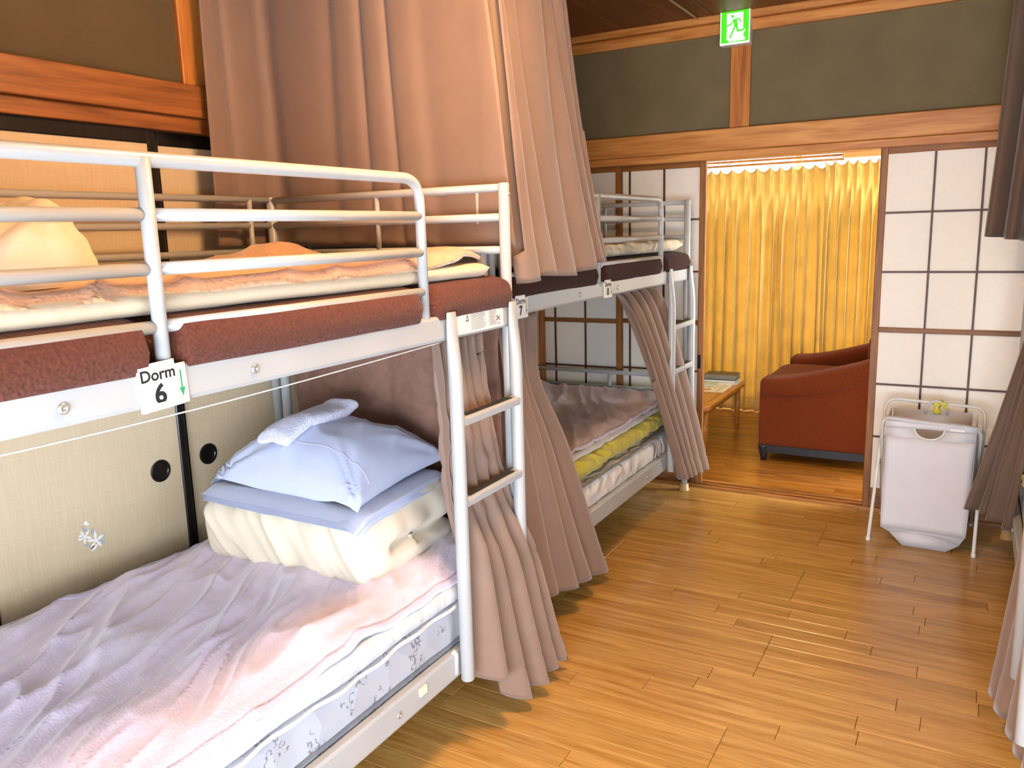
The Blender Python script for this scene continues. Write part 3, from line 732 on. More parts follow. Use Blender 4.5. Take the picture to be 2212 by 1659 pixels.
# --- pillow
def pillow(label, corners, z0, h, mat, seed=0, n=64, wr=.006, seam=None):
    C_ = [Vector((*c[:2], 0)) for c in corners]; zc = [c[2] if len(c) > 2 else 0 for c in corners]
    def pt(u_, v_, top):
        # pinch the sides in so that the corners stand out
        uu = u_ + .045*(2*u_-1)*-(4*v_*(1-v_)); vv = v_ + .045*(2*v_-1)*-(4*u_*(1-u_))
        p_ = C_[0]*(1-uu)*(1-vv)+C_[1]*uu*(1-vv)+C_[2]*uu*vv+C_[3]*(1-uu)*vv
        zb = zc[0]*(1-u_)*(1-v_)+zc[1]*u_*(1-v_)+zc[2]*u_*v_+zc[3]*(1-u_)*v_
        a, b_ = 2*u_-1, 2*v_-1
        f_ = max(0, (1-abs(a)**2.8))**.6*max(0, (1-abs(b_)**2.8))**.6
        # wrinkles radiating from the corners
        wz = 0
        for ci, (ku, kv) in enumerate(((0, 0), (1, 0), (1, 1), (0, 1))):
            du, dv = u_-ku, v_-kv; r_ = math.hypot(du, dv*.75); th_ = math.atan2(dv, du)
            wz += math.exp(-(r_/.26)**2)*ridge(th_*3.1+seed+ci*3, r_*1.5, seed)*wr*1.6*sm(0, .06, r_)
        wz += wr*.8*nz(p_.x*8+seed, p_.y*8, seed)*f_ + wr*.8*max(0, ridge(p_.x*9+p_.y*6+seed, p_.y*3, 2))**2*f_
        zz = z0 + zb + h*.05 + (h*.95*f_+wz if top else -h*.05*f_)
        return Vector((p_.x, p_.y, zz))
    mb = MB()
    mb.grid(lambda u_, v_: pt(u_*2, v_, True) if u_ <= .5 else pt(2-2*u_, v_, False), n*2, n, wrap_u=True)
    o = mb.build('pillow', mat, None); tag(o, label, 'pillow')
    return o, pt
pil, ppt = pillow('plump pale blue pillow on the folded duvet', [(-.785, -.47, -.012), (-.195, -.485, -.012), (-.22, -.02, .012), (-.83, -.02, .02)], .707, .158, 'blue_sheet', 4, wr=.013)
sm_ = MB().tube([ppt(.02+.96*k/50, .20, True)+Vector((0, 0, .0006)) for k in range(51)], .0011, 5).build('seam', 'lilac_hem', pil)
# --- towel
tw = MB()
def towel_fn(u_, v_):
    # flattened roll lying over the crown of the pillow
    a = 2*PI*u_; l_ = -.165+.33*v_
    e = min(v_, 1-v_); r_ = math.sqrt(max(0, min(1, e/.05)*(2-min(1, e/.05))))
    sq = lambda q: math.copysign(abs(q)**.6, q)
    w_ = .062*sq(math.cos(a))*(.92+.08*r_); h_ = .019*sq(math.sin(a))*r_
    ang = 1.58; cx, cy = -.555, -.265
    x = cx + l_*math.cos(ang) - w_*math.sin(ang); y_ = cy + l_*math.sin(ang) + w_*math.cos(ang)
    base = ppt(max(.03, min(.97, (x+.80)/.60)), max(.03, min(.97, (cy+l_*.8+.48)/.46)), True).z
    zz = max(base, .81) + .013 + h_ + .002*nz(x*30, y_*30) + .014*math.exp(-((v_-.98)/.10)**2)
    return Vector((x, y_, zz))
tw.grid(towel_fn, 40, 50, wrap_u=True)
two = tw.build('hand_towel', 'towel_terry', None); tag(two, 'small white towel rolled on top of the pale blue pillow', 'towel')

# --- near upper bunk: cream pad, peach fleece, crumpled duvet
upad = pad_build(X1, 3, 'cream bed pad on the upper bunk nearest the viewer', 'cream_cotton', 1.340, 1.300, -.06, -2.0, -.018, wav=.004, rib=.35, din=-.88)
def fl_z(d, y_):
    b_ = 1.346 + .004*nz(d*5, y_*5) + .012*max(0, ridge(d*6+y_*2, y_*5, 1))**2
    b_ += .055*math.exp(-((y_+.20)/.13)**2)*math.exp(-((d+.72)/.16)**2)         # pillow hump in the far corner
    b_ += .030*math.exp(-((y_+.17)/.12)**2)*math.exp(-((d+.10)/.14)**2)         # bunched near the corner post
    b_ += .010*nz(y_*9, d*7, 4)*sm(-.5, -.1, y_)
    return b_ - .022*sm(-.06, -.02, d)
flc = blanket('fleece_blanket', 'peach_fleece', 'peach fleece blanket over the upper bunk nearest the viewer', 'blanket', X1, -.86, -.024, -1.98, -.07, fl_z, 90, 220, thick=.010,
              hem=('peach_hem', ('front',)), edgef=lambda y_: .006*nz(y_*5, 2)-.02*sm(-.25, -.08, y_))
def heap(label, cx, cy, rx, ry, zb, h, mat, seed, name='crumpled_duvet', n=110, cat='duvet'):
    mb = MB()
    def fn(u_, v_):
        th = 2*PI*u_; r_ = v_
        wob = 1 + .10*nz(math.cos(th)*1.3+seed, math.sin(th)*1.3) + .05*nz(math.cos(th)*3+seed, math.sin(th)*3, 2)
        x = cx + rx*wob*r_*math.cos(th); y_ = cy + ry*wob*r_*math.sin(th)
        dome = (1-r_**3.2)**.55 if r_ < 1 else 0
        f1 = max(0, ridge(x*3.6+y_*2.2+seed, y_*2.4-x*1.5, seed))**1.4; f2 = max(0, ridge(x*7+seed, y_*6+x*4, seed+2))**2; f3 = nz(x*5, y_*5, seed)
        zz = zb + h*dome*(.78+.22*(cy+.12-y_)/.3*1.0) + (.055*min(1, 2.4*abs(nz(x*4+y_*2+seed, y_*3-x*2, seed))) + .028*min(1, 2.4*abs(nz(x*9+seed, y_*8, 3))) + .05*f3 - .02)*sm(0, .35, dome)
        side = .02*nz(zz*30, th*4, seed)*(1-dome)
        return Vector((x+side*math.cos(th), y_+side*math.sin(th), max(zb+.001*v_, zz)))
    mb.grid(fn, n*2, n, wrap_u=True); o = mb.build(name, mat, None); tag(o, label, cat); return o
heap('crumpled cream duvet heaped on the upper bunk at the photo edge', -.44, -1.42, .33, .40, 1.352, .20, 'cream_cotton', 5)

# --- second bunk, lower: olive futon, white sheet edge, mauve blanket
def futon(label, X, y0, y1, d0, d1, z0, z1, mat, seed, wr=.012, ny=220, name='futon', na=48, lump=1.0):
    mb = MB(); zc = (z0+z1)/2; hz = (z1-z0)/2; rings = []
    for j in range(ny+1):
        y_ = y0+(y1-y0)*j/ny; e = min(abs(y_-y0), abs(y_-y1)); t = min(1, e/.04); r_ = math.sqrt(max(.03, 1-(1-t)**2)); ring = []
        for k in range(na):
            a = 2*PI*k/na; sq = lambda v_, p_: math.copysign(abs(v_)**p_, v_)
            d = (d0+d1)/2 + (d1-d0)/2*sq(math.cos(a), .28); zz = sq(math.sin(a), .5)
            bulge = .012*(1-zz*zz) if math.cos(a) > 0 else 0
            front = sm(.2, .9, math.cos(a))
            rib = wr*(max(0, ridge(y_*8+zz*.9+seed, zz*.7, 3))**1.6*.9 + .5*nz(y_*19+zz*2, zz*1.3, seed) + .45*ridge(y_*26+zz*1.4, seed, zz))*front*lump
            d += bulge + rib + .02*nz(y_*3.2+seed, 1)*front
            zt = zc + hz*zz*r_ + (.006*nz(y_*6, d*6, seed) + .5*rib*(1 if zz > 0 else .3))*(1 if zz > -.6 else 0)
            ring.append(Vector((X(d), y_, zt)))
        rings.append(ring)
    mb.loft(rings); o = mb.build(name, mat, None); tag(o, label, 'futon'); return o
futon('crumpled olive yellow futon on the lower bunk by the paper screens', X2, 2.08, .12, -.89, -.045, .402, .492, 'olive_futon', 2, .016)
futon('olive yellow futon on the lower bunk behind the laundry hamper', X3, 2.0, .06, -.89, -.03, .402, .492, 'olive_futon', 8, .014)
def sheet2_z(d, y_): return .4985 + .004*nz(d*5, y_*5) - .03*sm(-.09, -.03, d)
blanket('bed_sheet', 'white_quilt', 'white sheet showing between olive futon and mauve blanket', 'sheet', X2, -.86, -.052, .18, 2.03, lambda d, y_: .508+.004*nz(d*5, y_*5)-.010*sm(-.10, -.05, d)+.004*nz(y_*14, d*9, 2), 50, 120, thick=.005, edgef=lambda y_: .014*nz(y_*6, 3)+.008*nz(y_*17, 1))
def mau_z(d, y_):
    a = .5; p_ = d*math.cos(a)+y_*math.sin(a); q = -d*math.sin(a)+y_*math.cos(a)
    h = .012*max(0, ridge(p_*11, q*2, 5))**2 + .006*max(0, ridge(p_*25+nz(q*3, p_*4), q*4, 8))**2 + .004*nz(d*9, y_*9)
    return .516 + h + .03*math.exp(-((y_-2.04)/.08)**2) + .02*math.exp(-((d+.88)/.08)**2) - .012*sm(-.13, -.06, d)
blanket('thin_blanket', 'mauve_blanket', 'mauve pink blanket on the lower bunk by the paper screens', 'blanket', X2, -.88, -.075, .16, 2.07, mau_z, 90, 200, thick=.005, hem=('lilac_hem', ('front',)), edgef=lambda y_: -.015*sm(1.2, .7, y_)+.006*nz(y_*6, 1))
# --- second bunk, upper: cream futon
futon('rumpled cream futon on the upper bunk by the paper screens', X2, 2.10, .15, -.86, -.05, 1.300, 1.362, 'cream_cotton', 6, .016, lump=1.2)

# ------------------------------------------------------------------ curtains
def resample(pts, n=200):
    P_ = [Vector((p_[0], p_[1], 0)) for p_ in pts]; ln = [0]
    for a, c in zip(P_, P_[1:]): ln.append(ln[-1]+(c-a).length)
    out = []
    for k in range(n+1):
        t = ln[-1]*k/n
        for i in range(len(P_)-1):
            if t <= ln[i+1]+1e-9:
                f_ = (t-ln[i])/max(1e-9, ln[i+1]-ln[i]); out.append(P_[i].lerp(P_[i+1], f_)); break
    return out
def drape(name, mat, label, top, bot, ztop, zbot, folds, amp_t, amp_b, lat=.12, shear=.3, seed=0, hem=.1, midpull=None, nv=46, per=16, cat='curtain', group=None, phase=0, thick=.002, pleat_top=0.0, parent=None, irregular=.5, curve=1.0, crumple_amp=.0):
    T_, B_ = resample(top), resample(bot); nu = int(folds*per)+1
    if callable(zbot): zb = zbot
    else: zb = lambda u_: zbot
    mb = MB()
    def plan(tab, u_):
        u_ = max(0, min(1, u_)); i = min(len(tab)-2, int(u_*(len(tab)-1))); f_ = u_*(len(tab)-1)-i; return tab[i].lerp(tab[i+1], f_)
    def fn(u_, v_):
        w_ = v_**curve
        ph = u_*folds + irregular*nz(u_*folds*.55+seed, .35*v_, seed) + phase
        A_ = amp_t + (amp_b-amp_t)*w_
        A_ *= .75+.5*(nz(u_*folds*.8+seed, v_*1.2, seed+2)+.5)
        dep = math.cos(2*PI*ph) + .22*math.cos(4*PI*ph+1+seed)
        du = (lat*math.sin(2*PI*ph) + shear*.12*dep)/folds
        q = u_ + du*sm(0, .12, v_)
        p0, p1 = plan(T_, q), plan(B_, q)
        p_ = p0.lerp(p1, w_)
        if midpull: p_ = p_ + Vector(midpull(u_, v_))
        t0 = (plan(T_, q+.01)-plan(T_, q-.01)).lerp(plan(B_, q+.01)-plan(B_, q-.01), w_)
        if t0.length < 1e-6: t0 = Vector((1, 0, 0))
        t0.normalize(); n_ = Vector((t0.y, -t0.x, 0))
        zz = ztop + (zb(u_)-ztop)*v_
        hz = zz - zb(u_)
        g = -.0035*math.exp(-((hz-hem)/.004)**2) + (.0015 if hz < hem else 0)
        cr = crumple_amp*(max(0, ridge(u_*folds*.7+v_*4, v_*6+u_*3, seed))**2)*math.sin(PI*min(1, v_*1.6)) if crumple_amp else 0
        p_ = p_ + n_*(A_*dep + g + cr)
        return Vector((p_.x, p_.y, zz))
    mb.grid(fn, nu, nv)
    o = mb.build(name, mat, parent, solid=thick)
    if parent is None: tag(o, label, cat, group)
    # hem stitch line
    sv = MB(); seq = []
    for k in range(nu):
        u_ = k/(nu-1); H_ = ztop-zb(u_); seq.append(fn(u_, 1-hem/H_))
    sv.tube(seq, .0016, 4); sv.build('hem_stitch', mat, o)
    return o
# tall divider curtain between the two bunks (wraps the wall-side corner)
drape('divider_curtain', 'taupe_curtain', 'tall taupe brown curtain hanging between the two bunk beds, above the mattress',
      [(-.966, -.185), (-.962, .03), (-.93, .055), (-.10, .062)], [(-.960, -.205), (-.958, .03), (-.93, .06), (.0, .066)], 2.44, lambda u_: 1.405-.03*u_, 6, .009, .008, .05, 0, 21, .085, nv=50, per=16, irregular=1.2)
# gathered upper curtain on the aisle side of the second bunk
drape('gathered_curtain', 'taupe_curtain', 'bunched taupe curtain hanging from the ceiling beside the near ladder post',
      [(-.115, .085), (-.10, .26), (-.10, .52)], [(-.020, .125), (-.035, .38), (-.055, .80)], 2.44, lambda u_: 1.268+.03*u_+.012*math.sin(u_*9), 4.6, .040, .050, .20, .9, 3, .105, nv=60, per=30, irregular=.9, curve=1.5)
# lower divider curtain at the head of the near lower bunk
drape('divider_curtain', 'taupe_curtain_thin', 'thin brown curtain behind the pale blue pillow',
      [(-.90, .036), (-.05, .036)], [(-.90, .05), (-.045, .036)], 1.158, .34, 5, .004, .009, .05, 0, 9, .06, irregular=1.0,
      midpull=lambda u_, v_: (0, 0, 0))
# ladder curtain of the near bunk
drape('ladder_curtain', 'taupe_curtain', 'taupe lilac curtain bunched behind the near ladder, hem close to the floor',
      [(-.052, -.315), (-.06, -.085)], [(.010, -.295), (.042, -.07), (.032, .14)], 1.146, lambda u_: .195-.150*sm(0, .45, u_)-.005*math.sin(u_*20), 5, .020, .036, .19, .8, 12, .095, nv=80, per=30, irregular=.9, curve=1.25,
      midpull=lambda u_, v_: (.034*sm(.42, .62, v_), -.035*math.sin(PI*min(1, v_*1.5))*(u_), 0), crumple_amp=.012)
# near curtain of the second bunk
drape('ladder_curtain', 'taupe_curtain', 'taupe lilac curtain with sharp pleats beside the olive futon, just past the near ladder',
      [(-.155, .165), (-.155, .50)], [(-.075, .19), (-.065, .54), (-.075, .89)], 1.146, lambda u_: .180-.145*u_, 4.6, .018, .034, .20, .9, 31, .095, nv=60, per=30, irregular=.7, curve=1.3,
      midpull=lambda u_, v_: (0, -.10*u_*math.exp(-((v_-.2)/.17)**2), 0))
# far curtain of the second bunk
drape('ladder_curtain', 'taupe_curtain', 'taupe curtain tied back behind the far ladder beside the doorway',
      [(-.18, 1.26), (-.165, 1.70)], [(-.055, 1.80), (-.045, 2.02), (-.055, 2.20)], 1.146, lambda u_: .165-.055*u_, 4.4, .022, .030, .18, .8, 44, .085, nv=60, per=26, irregular=.7, curve=.75)
# curtains of the bunk at the photo edge
drape('gathered_curtain', 'dark_curtain', 'dark brown curtain hanging from the ceiling at the upper photo edge',
      [(1.27, 1.98), (1.36, 1.93), (1.50, 1.92)], [(1.222, 1.88), (1.30, 1.84), (1.46, 1.80)], 2.44, lambda u_: 1.352-.035*u_, 3, .022, .030, .14, .4, 17, .10, nv=50, per=20)
drape('ladder_curtain', 'dark_curtain', 'grey taupe curtain flaring beside the laundry hamper',
      [(1.43, 1.72), (1.45, 1.46)], [(1.228, 1.67), (1.30, 1.62), (1.375, 1.50)], 1.146, lambda u_: .243-.012*u_, 3.2, .016, .026, .14, .4, 25, .085, nv=50, per=20, curve=1.15)
drape('ladder_curtain', 'taupe_curtain', 'pale taupe curtain hem at the lower photo edge',
      [(1.435, .60), (1.47, .15)], [(1.325, .50), (1.36, .32), (1.40, .12)], 1.146, .065, 4, .016, .030, .14, .4, 27, .095, nv=40, per=20)
# curtain tracks on the ceiling for the upper curtains
def track(label, pts):
    o = MB().tube([(a, c, 2.441) for a, c in pts], .006, 6).build('curtain_track', 'white_plastic', None); tag(o, label, 'curtain track'); return o
track('ceiling track above the curtain beside the near ladder', [(-.985, -.16), (-.98, .05), (-.11, .065), (-.10, 2.15)])
track('ceiling track above the curtain at the photo edge', [(1.50, 2.1), (1.40, 1.93), (1.25, 2.0)])

# ------------------------------------------------------------------ exit sign
ES = root('exit_sign', 'lit green exit sign with running figure above the doorway', 'exit sign', (.090, YB-.03, 2.292))
yf = YB-.062; x0, x1, z0, z1 = .016, .165, 2.293, 2.470
box('housing', 'white_plastic', ES, x0, x1, yf, YB-.005, z0, z1, .004)
def SX(u_): return x0 + (x1-x0)*u_
def SZ(v_): return z0 + (z1-z0)*v_
MB().quad((SX(.03), yf-.0006, SZ(.02)), (SX(.97), yf-.0006, SZ(.02)), (SX(.97), yf-.0006, SZ(.985)), (SX(.03), yf-.0006, SZ(.985))).build('light_panel', 'sign_white', ES, smooth=False)
def spoly(pts, d): return [Vector((SX(a), yf-d, SZ(c))) for a, c in pts]
gp = MB(); gp.poly(spoly([(.055, .06), (.955, .06), (.955, .87), (.055, .87)], .0012)); gp.build('green_field', 'sign_green', ES, smooth=False)
dp = MB(); dp.poly(spoly([(.24, .82), (.77, .82), (.77, .40), (.85, .36), (.80, .28), (.77, .24), (.86, .10), (.34, .075), (.24, .16)], .0018)); dp.build('doorway_shape', 'sign_white', ES, smooth=False)
fg = MB()
def stroke(pts, w_):
    for (a, b_), (c, d_) in zip(pts, pts[1:]):
        p0, p1 = Vector((SX(a), yf-.0024, SZ(b_))), Vector((SX(c), yf-.0024, SZ(d_))); t_ = (p1-p0).normalized(); n_ = Vector((-t_.z, 0, t_.x))*w_*.5
        e_ = t_*w_*.3
        fg.quad(p0-n_-e_, p1-n_+e_, p1+n_+e_, p0+n_-e_)
hc = (.425, .735); fg.poly([Vector((SX(hc[0]+.05*math.cos(2*PI*k/18)), yf-.0024, SZ(hc[1]+.042*math.sin(2*PI*k/18)))) for k in range(18)])
fg.poly(spoly([(.44, .655), (.56, .665), (.60, .52), (.58, .45), (.48, .47)], .0024))
stroke([(.47, .645), (.38, .535), (.25, .505)], .0065); stroke([(.53, .655), (.63, .66), (.70, .575)], .0065)
stroke([(.555, .49), (.60, .345), (.79, .36)], .009); stroke([(.52, .48), (.43, .33), (.35, .19)], .0085); stroke([(.37, .125), (.46, .075)], .004)
fg.build('running_figure', 'sign_green', ES, smooth=False)

# ------------------------------------------------------------------ laundry hamper
HB = root('laundry_hamper', 'white laundry bag on a folding metal stand before the paper screen', 'hamper', (1.06, 1.95, 0))
def hm_(pts, r=.0075, name='stand_tube'): return MB().tube(arc_path(pts, .055, 7), r, 10).build(name, 'white_plastic', HB)
zt = .572
hm_([(.845, 1.762, .006), (.862, 2.085, zt+.03), (1.272, 2.085, zt+.012), (1.262, 1.742, .006)])
hm_([(.862, 2.165, .006), (.872, 1.80, zt-.002), (1.258, 1.79, zt-.018), (1.250, 2.162, .006)])
for a, c in ((.845, 1.762), (1.262, 1.742), (.862, 2.165), (1.250, 2.162)): MB().tube([(a, c, 0), (a, c, .018)], .010, 10).build('foot_cap', 'white_plastic', HB)
for xx in (.853, 1.262): MB().tube([(xx-.008, 1.945, .32), (xx+.012, 1.945, .32)], .005, 8).build('pivot', 'bolt_metal', HB)
bag = MB()
zt2, zbnd = .558, .536
Fr = [(.889, 1.782), (1.240, 1.772)]; Bk = [(.889, 2.08), (1.245, 2.075)]
b0 = [(.895, 1.752), (1.222, 1.744), (1.222, 2.05), (.895, 2.05)]; b1 = [(.965, 1.75), (1.165, 1.742), (1.15, 1.96), (.98, 1.96)]
cxh, rh = 1.062, .058
arc = [(cxh+rh*math.cos(PI+PI*k/12), zbnd+rh*.78*math.sin(PI+PI*k/12)) for k in range(13)]
fy = lambda x, z_: 1.752+.03*(z_/.56)+(1.24-x)*.02-.012*math.sin(PI*z_/.56)
def fpt(x, z_): return Vector((x, fy(x, z_), z_))
# front panel with the handle hole cut in
NX = 14
def strip(xa, xb, za, zb_):
    bag.grid(lambda u_, v_: fpt(xa+(xb-xa)*u_+(0 if za > .1 else 0), za+(zb_-za)*v_), 6, 10)
low = zbnd - rh*.78
bag.grid(lambda u_, v_: (lambda zz: fpt(.896+.004*0+(1.224-.896)*u_ + (.016*u_-.007*(1-u_))*(zz/.56)+.006*math.sin(zz*12)*(u_-.5), zz))(.075+.0*u_+(low-.075)*v_), 16, 14)
xl0 = .896-.007*low/.56; xr0 = 1.224+.016*low/.56
L_ = [fpt(xl0, low), fpt(.889, zbnd)]; 
left = [fpt(xl0, low)] + [fpt(a, z_) for a, z_ in reversed(arc[:7])] + [fpt(.889, zbnd)]
right = [fpt(a, z_) for a, z_ in arc[6:]][::-1] + [fpt(arc[6][0], low)] + [fpt(xr0, low), fpt(1.240, zbnd)]
bag.poly(left); bag.poly([fpt(xr0, low), fpt(1.240, zbnd)] + [fpt(a, z_) for a, z_ in reversed(arc[6:])])
band = MB(); band.grid(lambda u_, v_: fpt(.887+(1.243-.887)*u_, zbnd-.002+(zt2-zbnd+.006)*v_)+Vector((0, -.003, 0)), 10, 3); 
# sides, back, base
def side(xf, xb, mir):
    def fn(u_, v_):
        zz = .075+(zt2-.075)*v_
        x = xf(zz)*(1-u_)+xb(zz)*u_; y_ = fy(xf(zz), zz)*(1-u_)+(2.05+.03*v_)*u_
        return Vector((x+mir*.02*math.sin(PI*u_)*math.sin(PI*v_), y_, zz))
    bag.grid(fn, 12, 14)
side(lambda z_: 1.224+.016*z_/.56, lambda z_: 1.222+.02*z_/.56, 1); side(lambda z_: .896-.007*z_/.56, lambda z_: .896-.007*z_/.56, -1)
bag.grid(lambda u_, v_: Vector((.896+(1.222-.896)*u_, 2.05+.03*v_, .075+(zt2-.075)*v_)), 10, 10)
# faceted base
ring0 = [fpt(.896, .075), fpt(1.224, .075), Vector((1.222, 2.05, .075)), Vector((.896, 2.05, .075))]
ring1 = [Vector((.985, 1.757, .002)), Vector((1.155, 1.752, .002)), Vector((1.155, 1.97, .002)), Vector((.985, 1.97, .002))]
crease = [fpt(.93, .058), fpt(1.03, .066), fpt(1.10, .060), fpt(1.205, .038)]
bag.poly([ring0[0], crease[0], ring1[0], ring1[3], ring0[3]]); bag.poly([ring0[1], ring0[2], ring1[2], ring1[1], crease[3]])
bag.poly([ring0[2], ring0[3], ring1[3], ring1[2]]); bag.poly([ring0[0], ring0[1], crease[3], crease[2], crease[1], crease[0]]); bag.poly([crease[0], crease[1], crease[2], crease[3], ring1[1], ring1[0]]); bag.poly(ring1)
bg_ = bag.build('bag', 'hamper_nylon', HB, smooth=True, solid=.0012)
band.build('bag_band', 'hamper_nylon', bg_, solid=.003)
MB().tube([fpt(a, z_)+Vector((0, -.003, 0)) for a, z_ in arc], .0042, 8).build('handle_trim', 'white_plastic', bg_)
sv = MB(); sv.grid(lambda u_, v_: Vector((.885+(1.248-.885)*u_, 1.795-.018*math.cos(PI*v_*1.0)*1-.004*u_, zt-.004-.018*u_+.012*math.sin(PI*v_))), 8, 8); sv.build('bag_sleeve', 'hamper_nylon', bg_, solid=.001)
MB().tube([(crease[0]+Vector((0, -.002, 0))), (crease[1]+Vector((0, -.002, 0))), (crease[2]+Vector((0, -.002, 0))), (crease[3]+Vector((0, -.002, 0)))], .0025, 6).build('base_seam', 'hamper_nylon', bg_)
MB().box(1.140, 1.195, 1.770, 1.772, .538, .548).build('brand_tab', 'shoji_tape', bg_, smooth=False)
# back handle loop tied with yellow plastic ribbon
MB().tube([(1.075+.045*math.cos(a), 2.07, .545+.06*math.sin(a)) for a in [PI*k/12 for k in range(13)]], .006, 8).build('back_handle', 'hamper_nylon', bg_)
YR = root('ribbon', 'yellow plastic ribbon knotted on the hamper rail', 'ribbon', (1.08, 2.085, .56))
def rib(pts, w_, tw_=0):
    mb = MB(); P_ = [Vector(p_) for p_ in pts]
    def fn(u_, v_):
        k = v_*(len(P_)-1); i = min(len(P_)-2, int(k)); p_ = P_[i].lerp(P_[i+1], k-i); return p_ + Vector(((u_-.5)*w_*(1+.3*math.sin(v_*9)), .006*math.sin(u_*12+v_*5), 0))
    mb.grid(fn, 8, 14); mb.build('ribbon_strand', 'yellow_plastic', YR, solid=.0008)
rib([(1.078, 2.073, .602), (1.076, 2.070, .575), (1.079, 2.069, .545)], .026); rib([(1.084, 2.099, .600), (1.082, 2.10, .57), (1.08, 2.085, .548)], .02)
rib([(1.088, 2.069, .602), (1.105, 2.062, .585), (1.125, 2.058, .572)], .014); rib([(1.09, 2.070, .606), (1.105, 2.064, .598), (1.118, 2.06, .59)], .012)
MB().tube([(1.062, 2.085, .6), (1.103, 2.085, .598)], .0105, 10).build('ribbon_wrap', 'yellow_plastic', YR)

# ------------------------------------------------------------------ lounge furniture
# armchair (faces the table, side towards the viewer)
AC = root('armchair', 'rust red upholstered armchair with black base seen through the doorway', 'armchair', (.52, 3.42, 0))
ya_, yb_ = 2.865, 3.93
def arm_top(x): return .515 + .165*sm(.05, .95, x)**1.2*1.0 + .05*sm(.6, 1.0, x)
def arm_bot(x): return .398 + .125*max(0, (x-.22)/.46)**2*.9 if x < .9 else .60
def arm(y0, y1, name):
    mb = MB(); nx = 30; rings = []
    for j in range(nx+1):
        x = .092 + (.96-.092)*j/nx; zt_, zb_ = arm_top(x), min(arm_bot(x), arm_top(x)-.07)
        if j == 0: f_ = .25
        elif j == 1: f_ = .8
        else: f_ = 1
        ring = []
        n = 22
        for k in range(n):
            a = 2*PI*k/n; sq = lambda v_: math.copysign(abs(v_)**.5, v_)
            ring.append(Vector((x + (.012 if j == 0 else 0), (y0+y1)/2 + (y1-y0)/2*sq(math.cos(a))*(.9 if j == 0 else 1), (zt_+zb_)/2 + (zt_-zb_)/2*sq(math.sin(a))*(.8 if j == 0 else 1))))
        rings.append(ring)
    mb.loft(rings); return mb.build(name, 'red_upholstery', AC)
arm(ya_-.02, ya_+.17, 'armrest'); arm(yb_-.17, yb_+.02, 'armrest')
def panel(y0, y1):
    mb = MB(); xs_ = [.098+(.95-.098)*k/16 for k in range(17)]
    pts = [(x, .10) for x in (.098, .95)] + [(x, min(arm_bot(x), arm_top(x)-.07)+.04) for x in reversed(xs_)]
    mb.prism([(x, y0, z_) for x, z_ in pts], (0, y1-y0, 0)); mb.build('side_panel', 'red_upholstery', AC, smooth=False, bevel=.012)
panel(ya_, ya_+.15); panel(yb_-.15, yb_)
def cushion(name, x0, x1, y0, y1, z0, z1, p=.28):
    mb = MB(); n = 40
    def fn(u_, v_):
        th = 2*PI*u_; ph = PI*(v_-.5); sq = lambda a: math.copysign(abs(a)**p, a)
        return Vector(((x0+x1)/2+(x1-x0)/2*sq(math.cos(ph))*sq(math.cos(th)), (y0+y1)/2+(y1-y0)/2*sq(math.cos(ph))*sq(math.sin(th)), (z0+z1)/2+(z1-z0)/2*sq(math.sin(ph))))
    mb.grid(fn, n*2, n, wrap_u=True); return mb.build(name, 'red_upholstery', AC)
cushion('seat_cushion', .060, .80, ya_+.16, yb_-.16, .30, .475, .22)
cushion('front_apron', .085, .20, ya_+.14, yb_-.14, .10, .36, .2)
cushion('backrest', .80, 1.04, ya_+.06, yb_-.06, .12, .80, .3)
cushion('back_cushion', .66, .86, ya_+.17, yb_-.17, .44, .77, .4)
for y_ in (ya_, yb_-.04): box('base_rail', 'black_wood', AC, .125, .94, y_+.01, y_+.035, .05, .102, .003)
box('base_rail', 'black_wood', AC, .10, .125, ya_+.01, yb_-.01, .05, .102, .003)
for a in (.125, .90):
    for y_ in (ya_+.032, yb_-.032):
        MB().tube([(a, y_, .102), (a, y_, .085), (a+.002, y_, .02), (a+.002, y_, 0)], [.034, .034, .02, .019], 12).build('leg', 'black_wood', AC)

# coffee table
CT = root('coffee_table', 'low light wooden coffee table beside the yellow curtain', 'coffee table', (-.55, 3.35, 0))
zt_ = .318; tx0, tx1, ty0, ty1 = -.86, -.20, 2.83, 3.80
def rrect(x0, x1, y0, y1, r_, z_, n=6):
    pts = []
    for cx, cy, a0 in ((x1-r_, y1-r_, 0), (x0+r_, y1-r_, PI/2), (x0+r_, y0+r_, PI), (x1-r_, y0+r_, 1.5*PI)):
        for k in range(n+1): a = a0+PI/2*k/n; pts.append(Vector((cx+r_*math.cos(a), cy+r_*math.sin(a), z_)))
    return pts
tp = MB(); tp.loft([rrect(tx0+.012, tx1-.012, ty0+.012, ty1-.012, .04, zt_-.042), rrect(tx0, tx1, ty0, ty1, .05, zt_-.03), rrect(tx0, tx1, ty0, ty1, .05, zt_-.008), rrect(tx0+.008, tx1-.008, ty0+.008, ty1-.008, .045, zt_)])
top_ = tp.build('table_top', 'table_wood', CT, smooth=False, bevel=.003)
gl = MB().tube(rrect(tx0+.045, tx1-.045, ty0+.045, ty1-.045, .04, zt_+.0003)+[rrect(tx0+.045, tx1-.045, ty0+.045, ty1-.045, .04, zt_+.0003)[0]], .0012, 4).build('inlay_line', 'kumiko_dark', top_)
for a in (tx0+.05, tx1-.05):
    for c in (ty0+.09, ty1-.06): MB().tube([(a, c, 0), (a, c, zt_-.04)], [.017, .023], 14).build('leg', 'table_wood', CT)
for a in (tx0+.05, tx1-.05): box('apron', 'table_wood', CT, a-.01, a+.01, ty0+.1, ty1-.08, zt_-.075, zt_-.04)
for c in (ty0+.09, ty1-.06): box('apron', 'table_wood', CT, tx0+.06, tx1-.06, c-.01, c+.01, zt_-.075, zt_-.04)
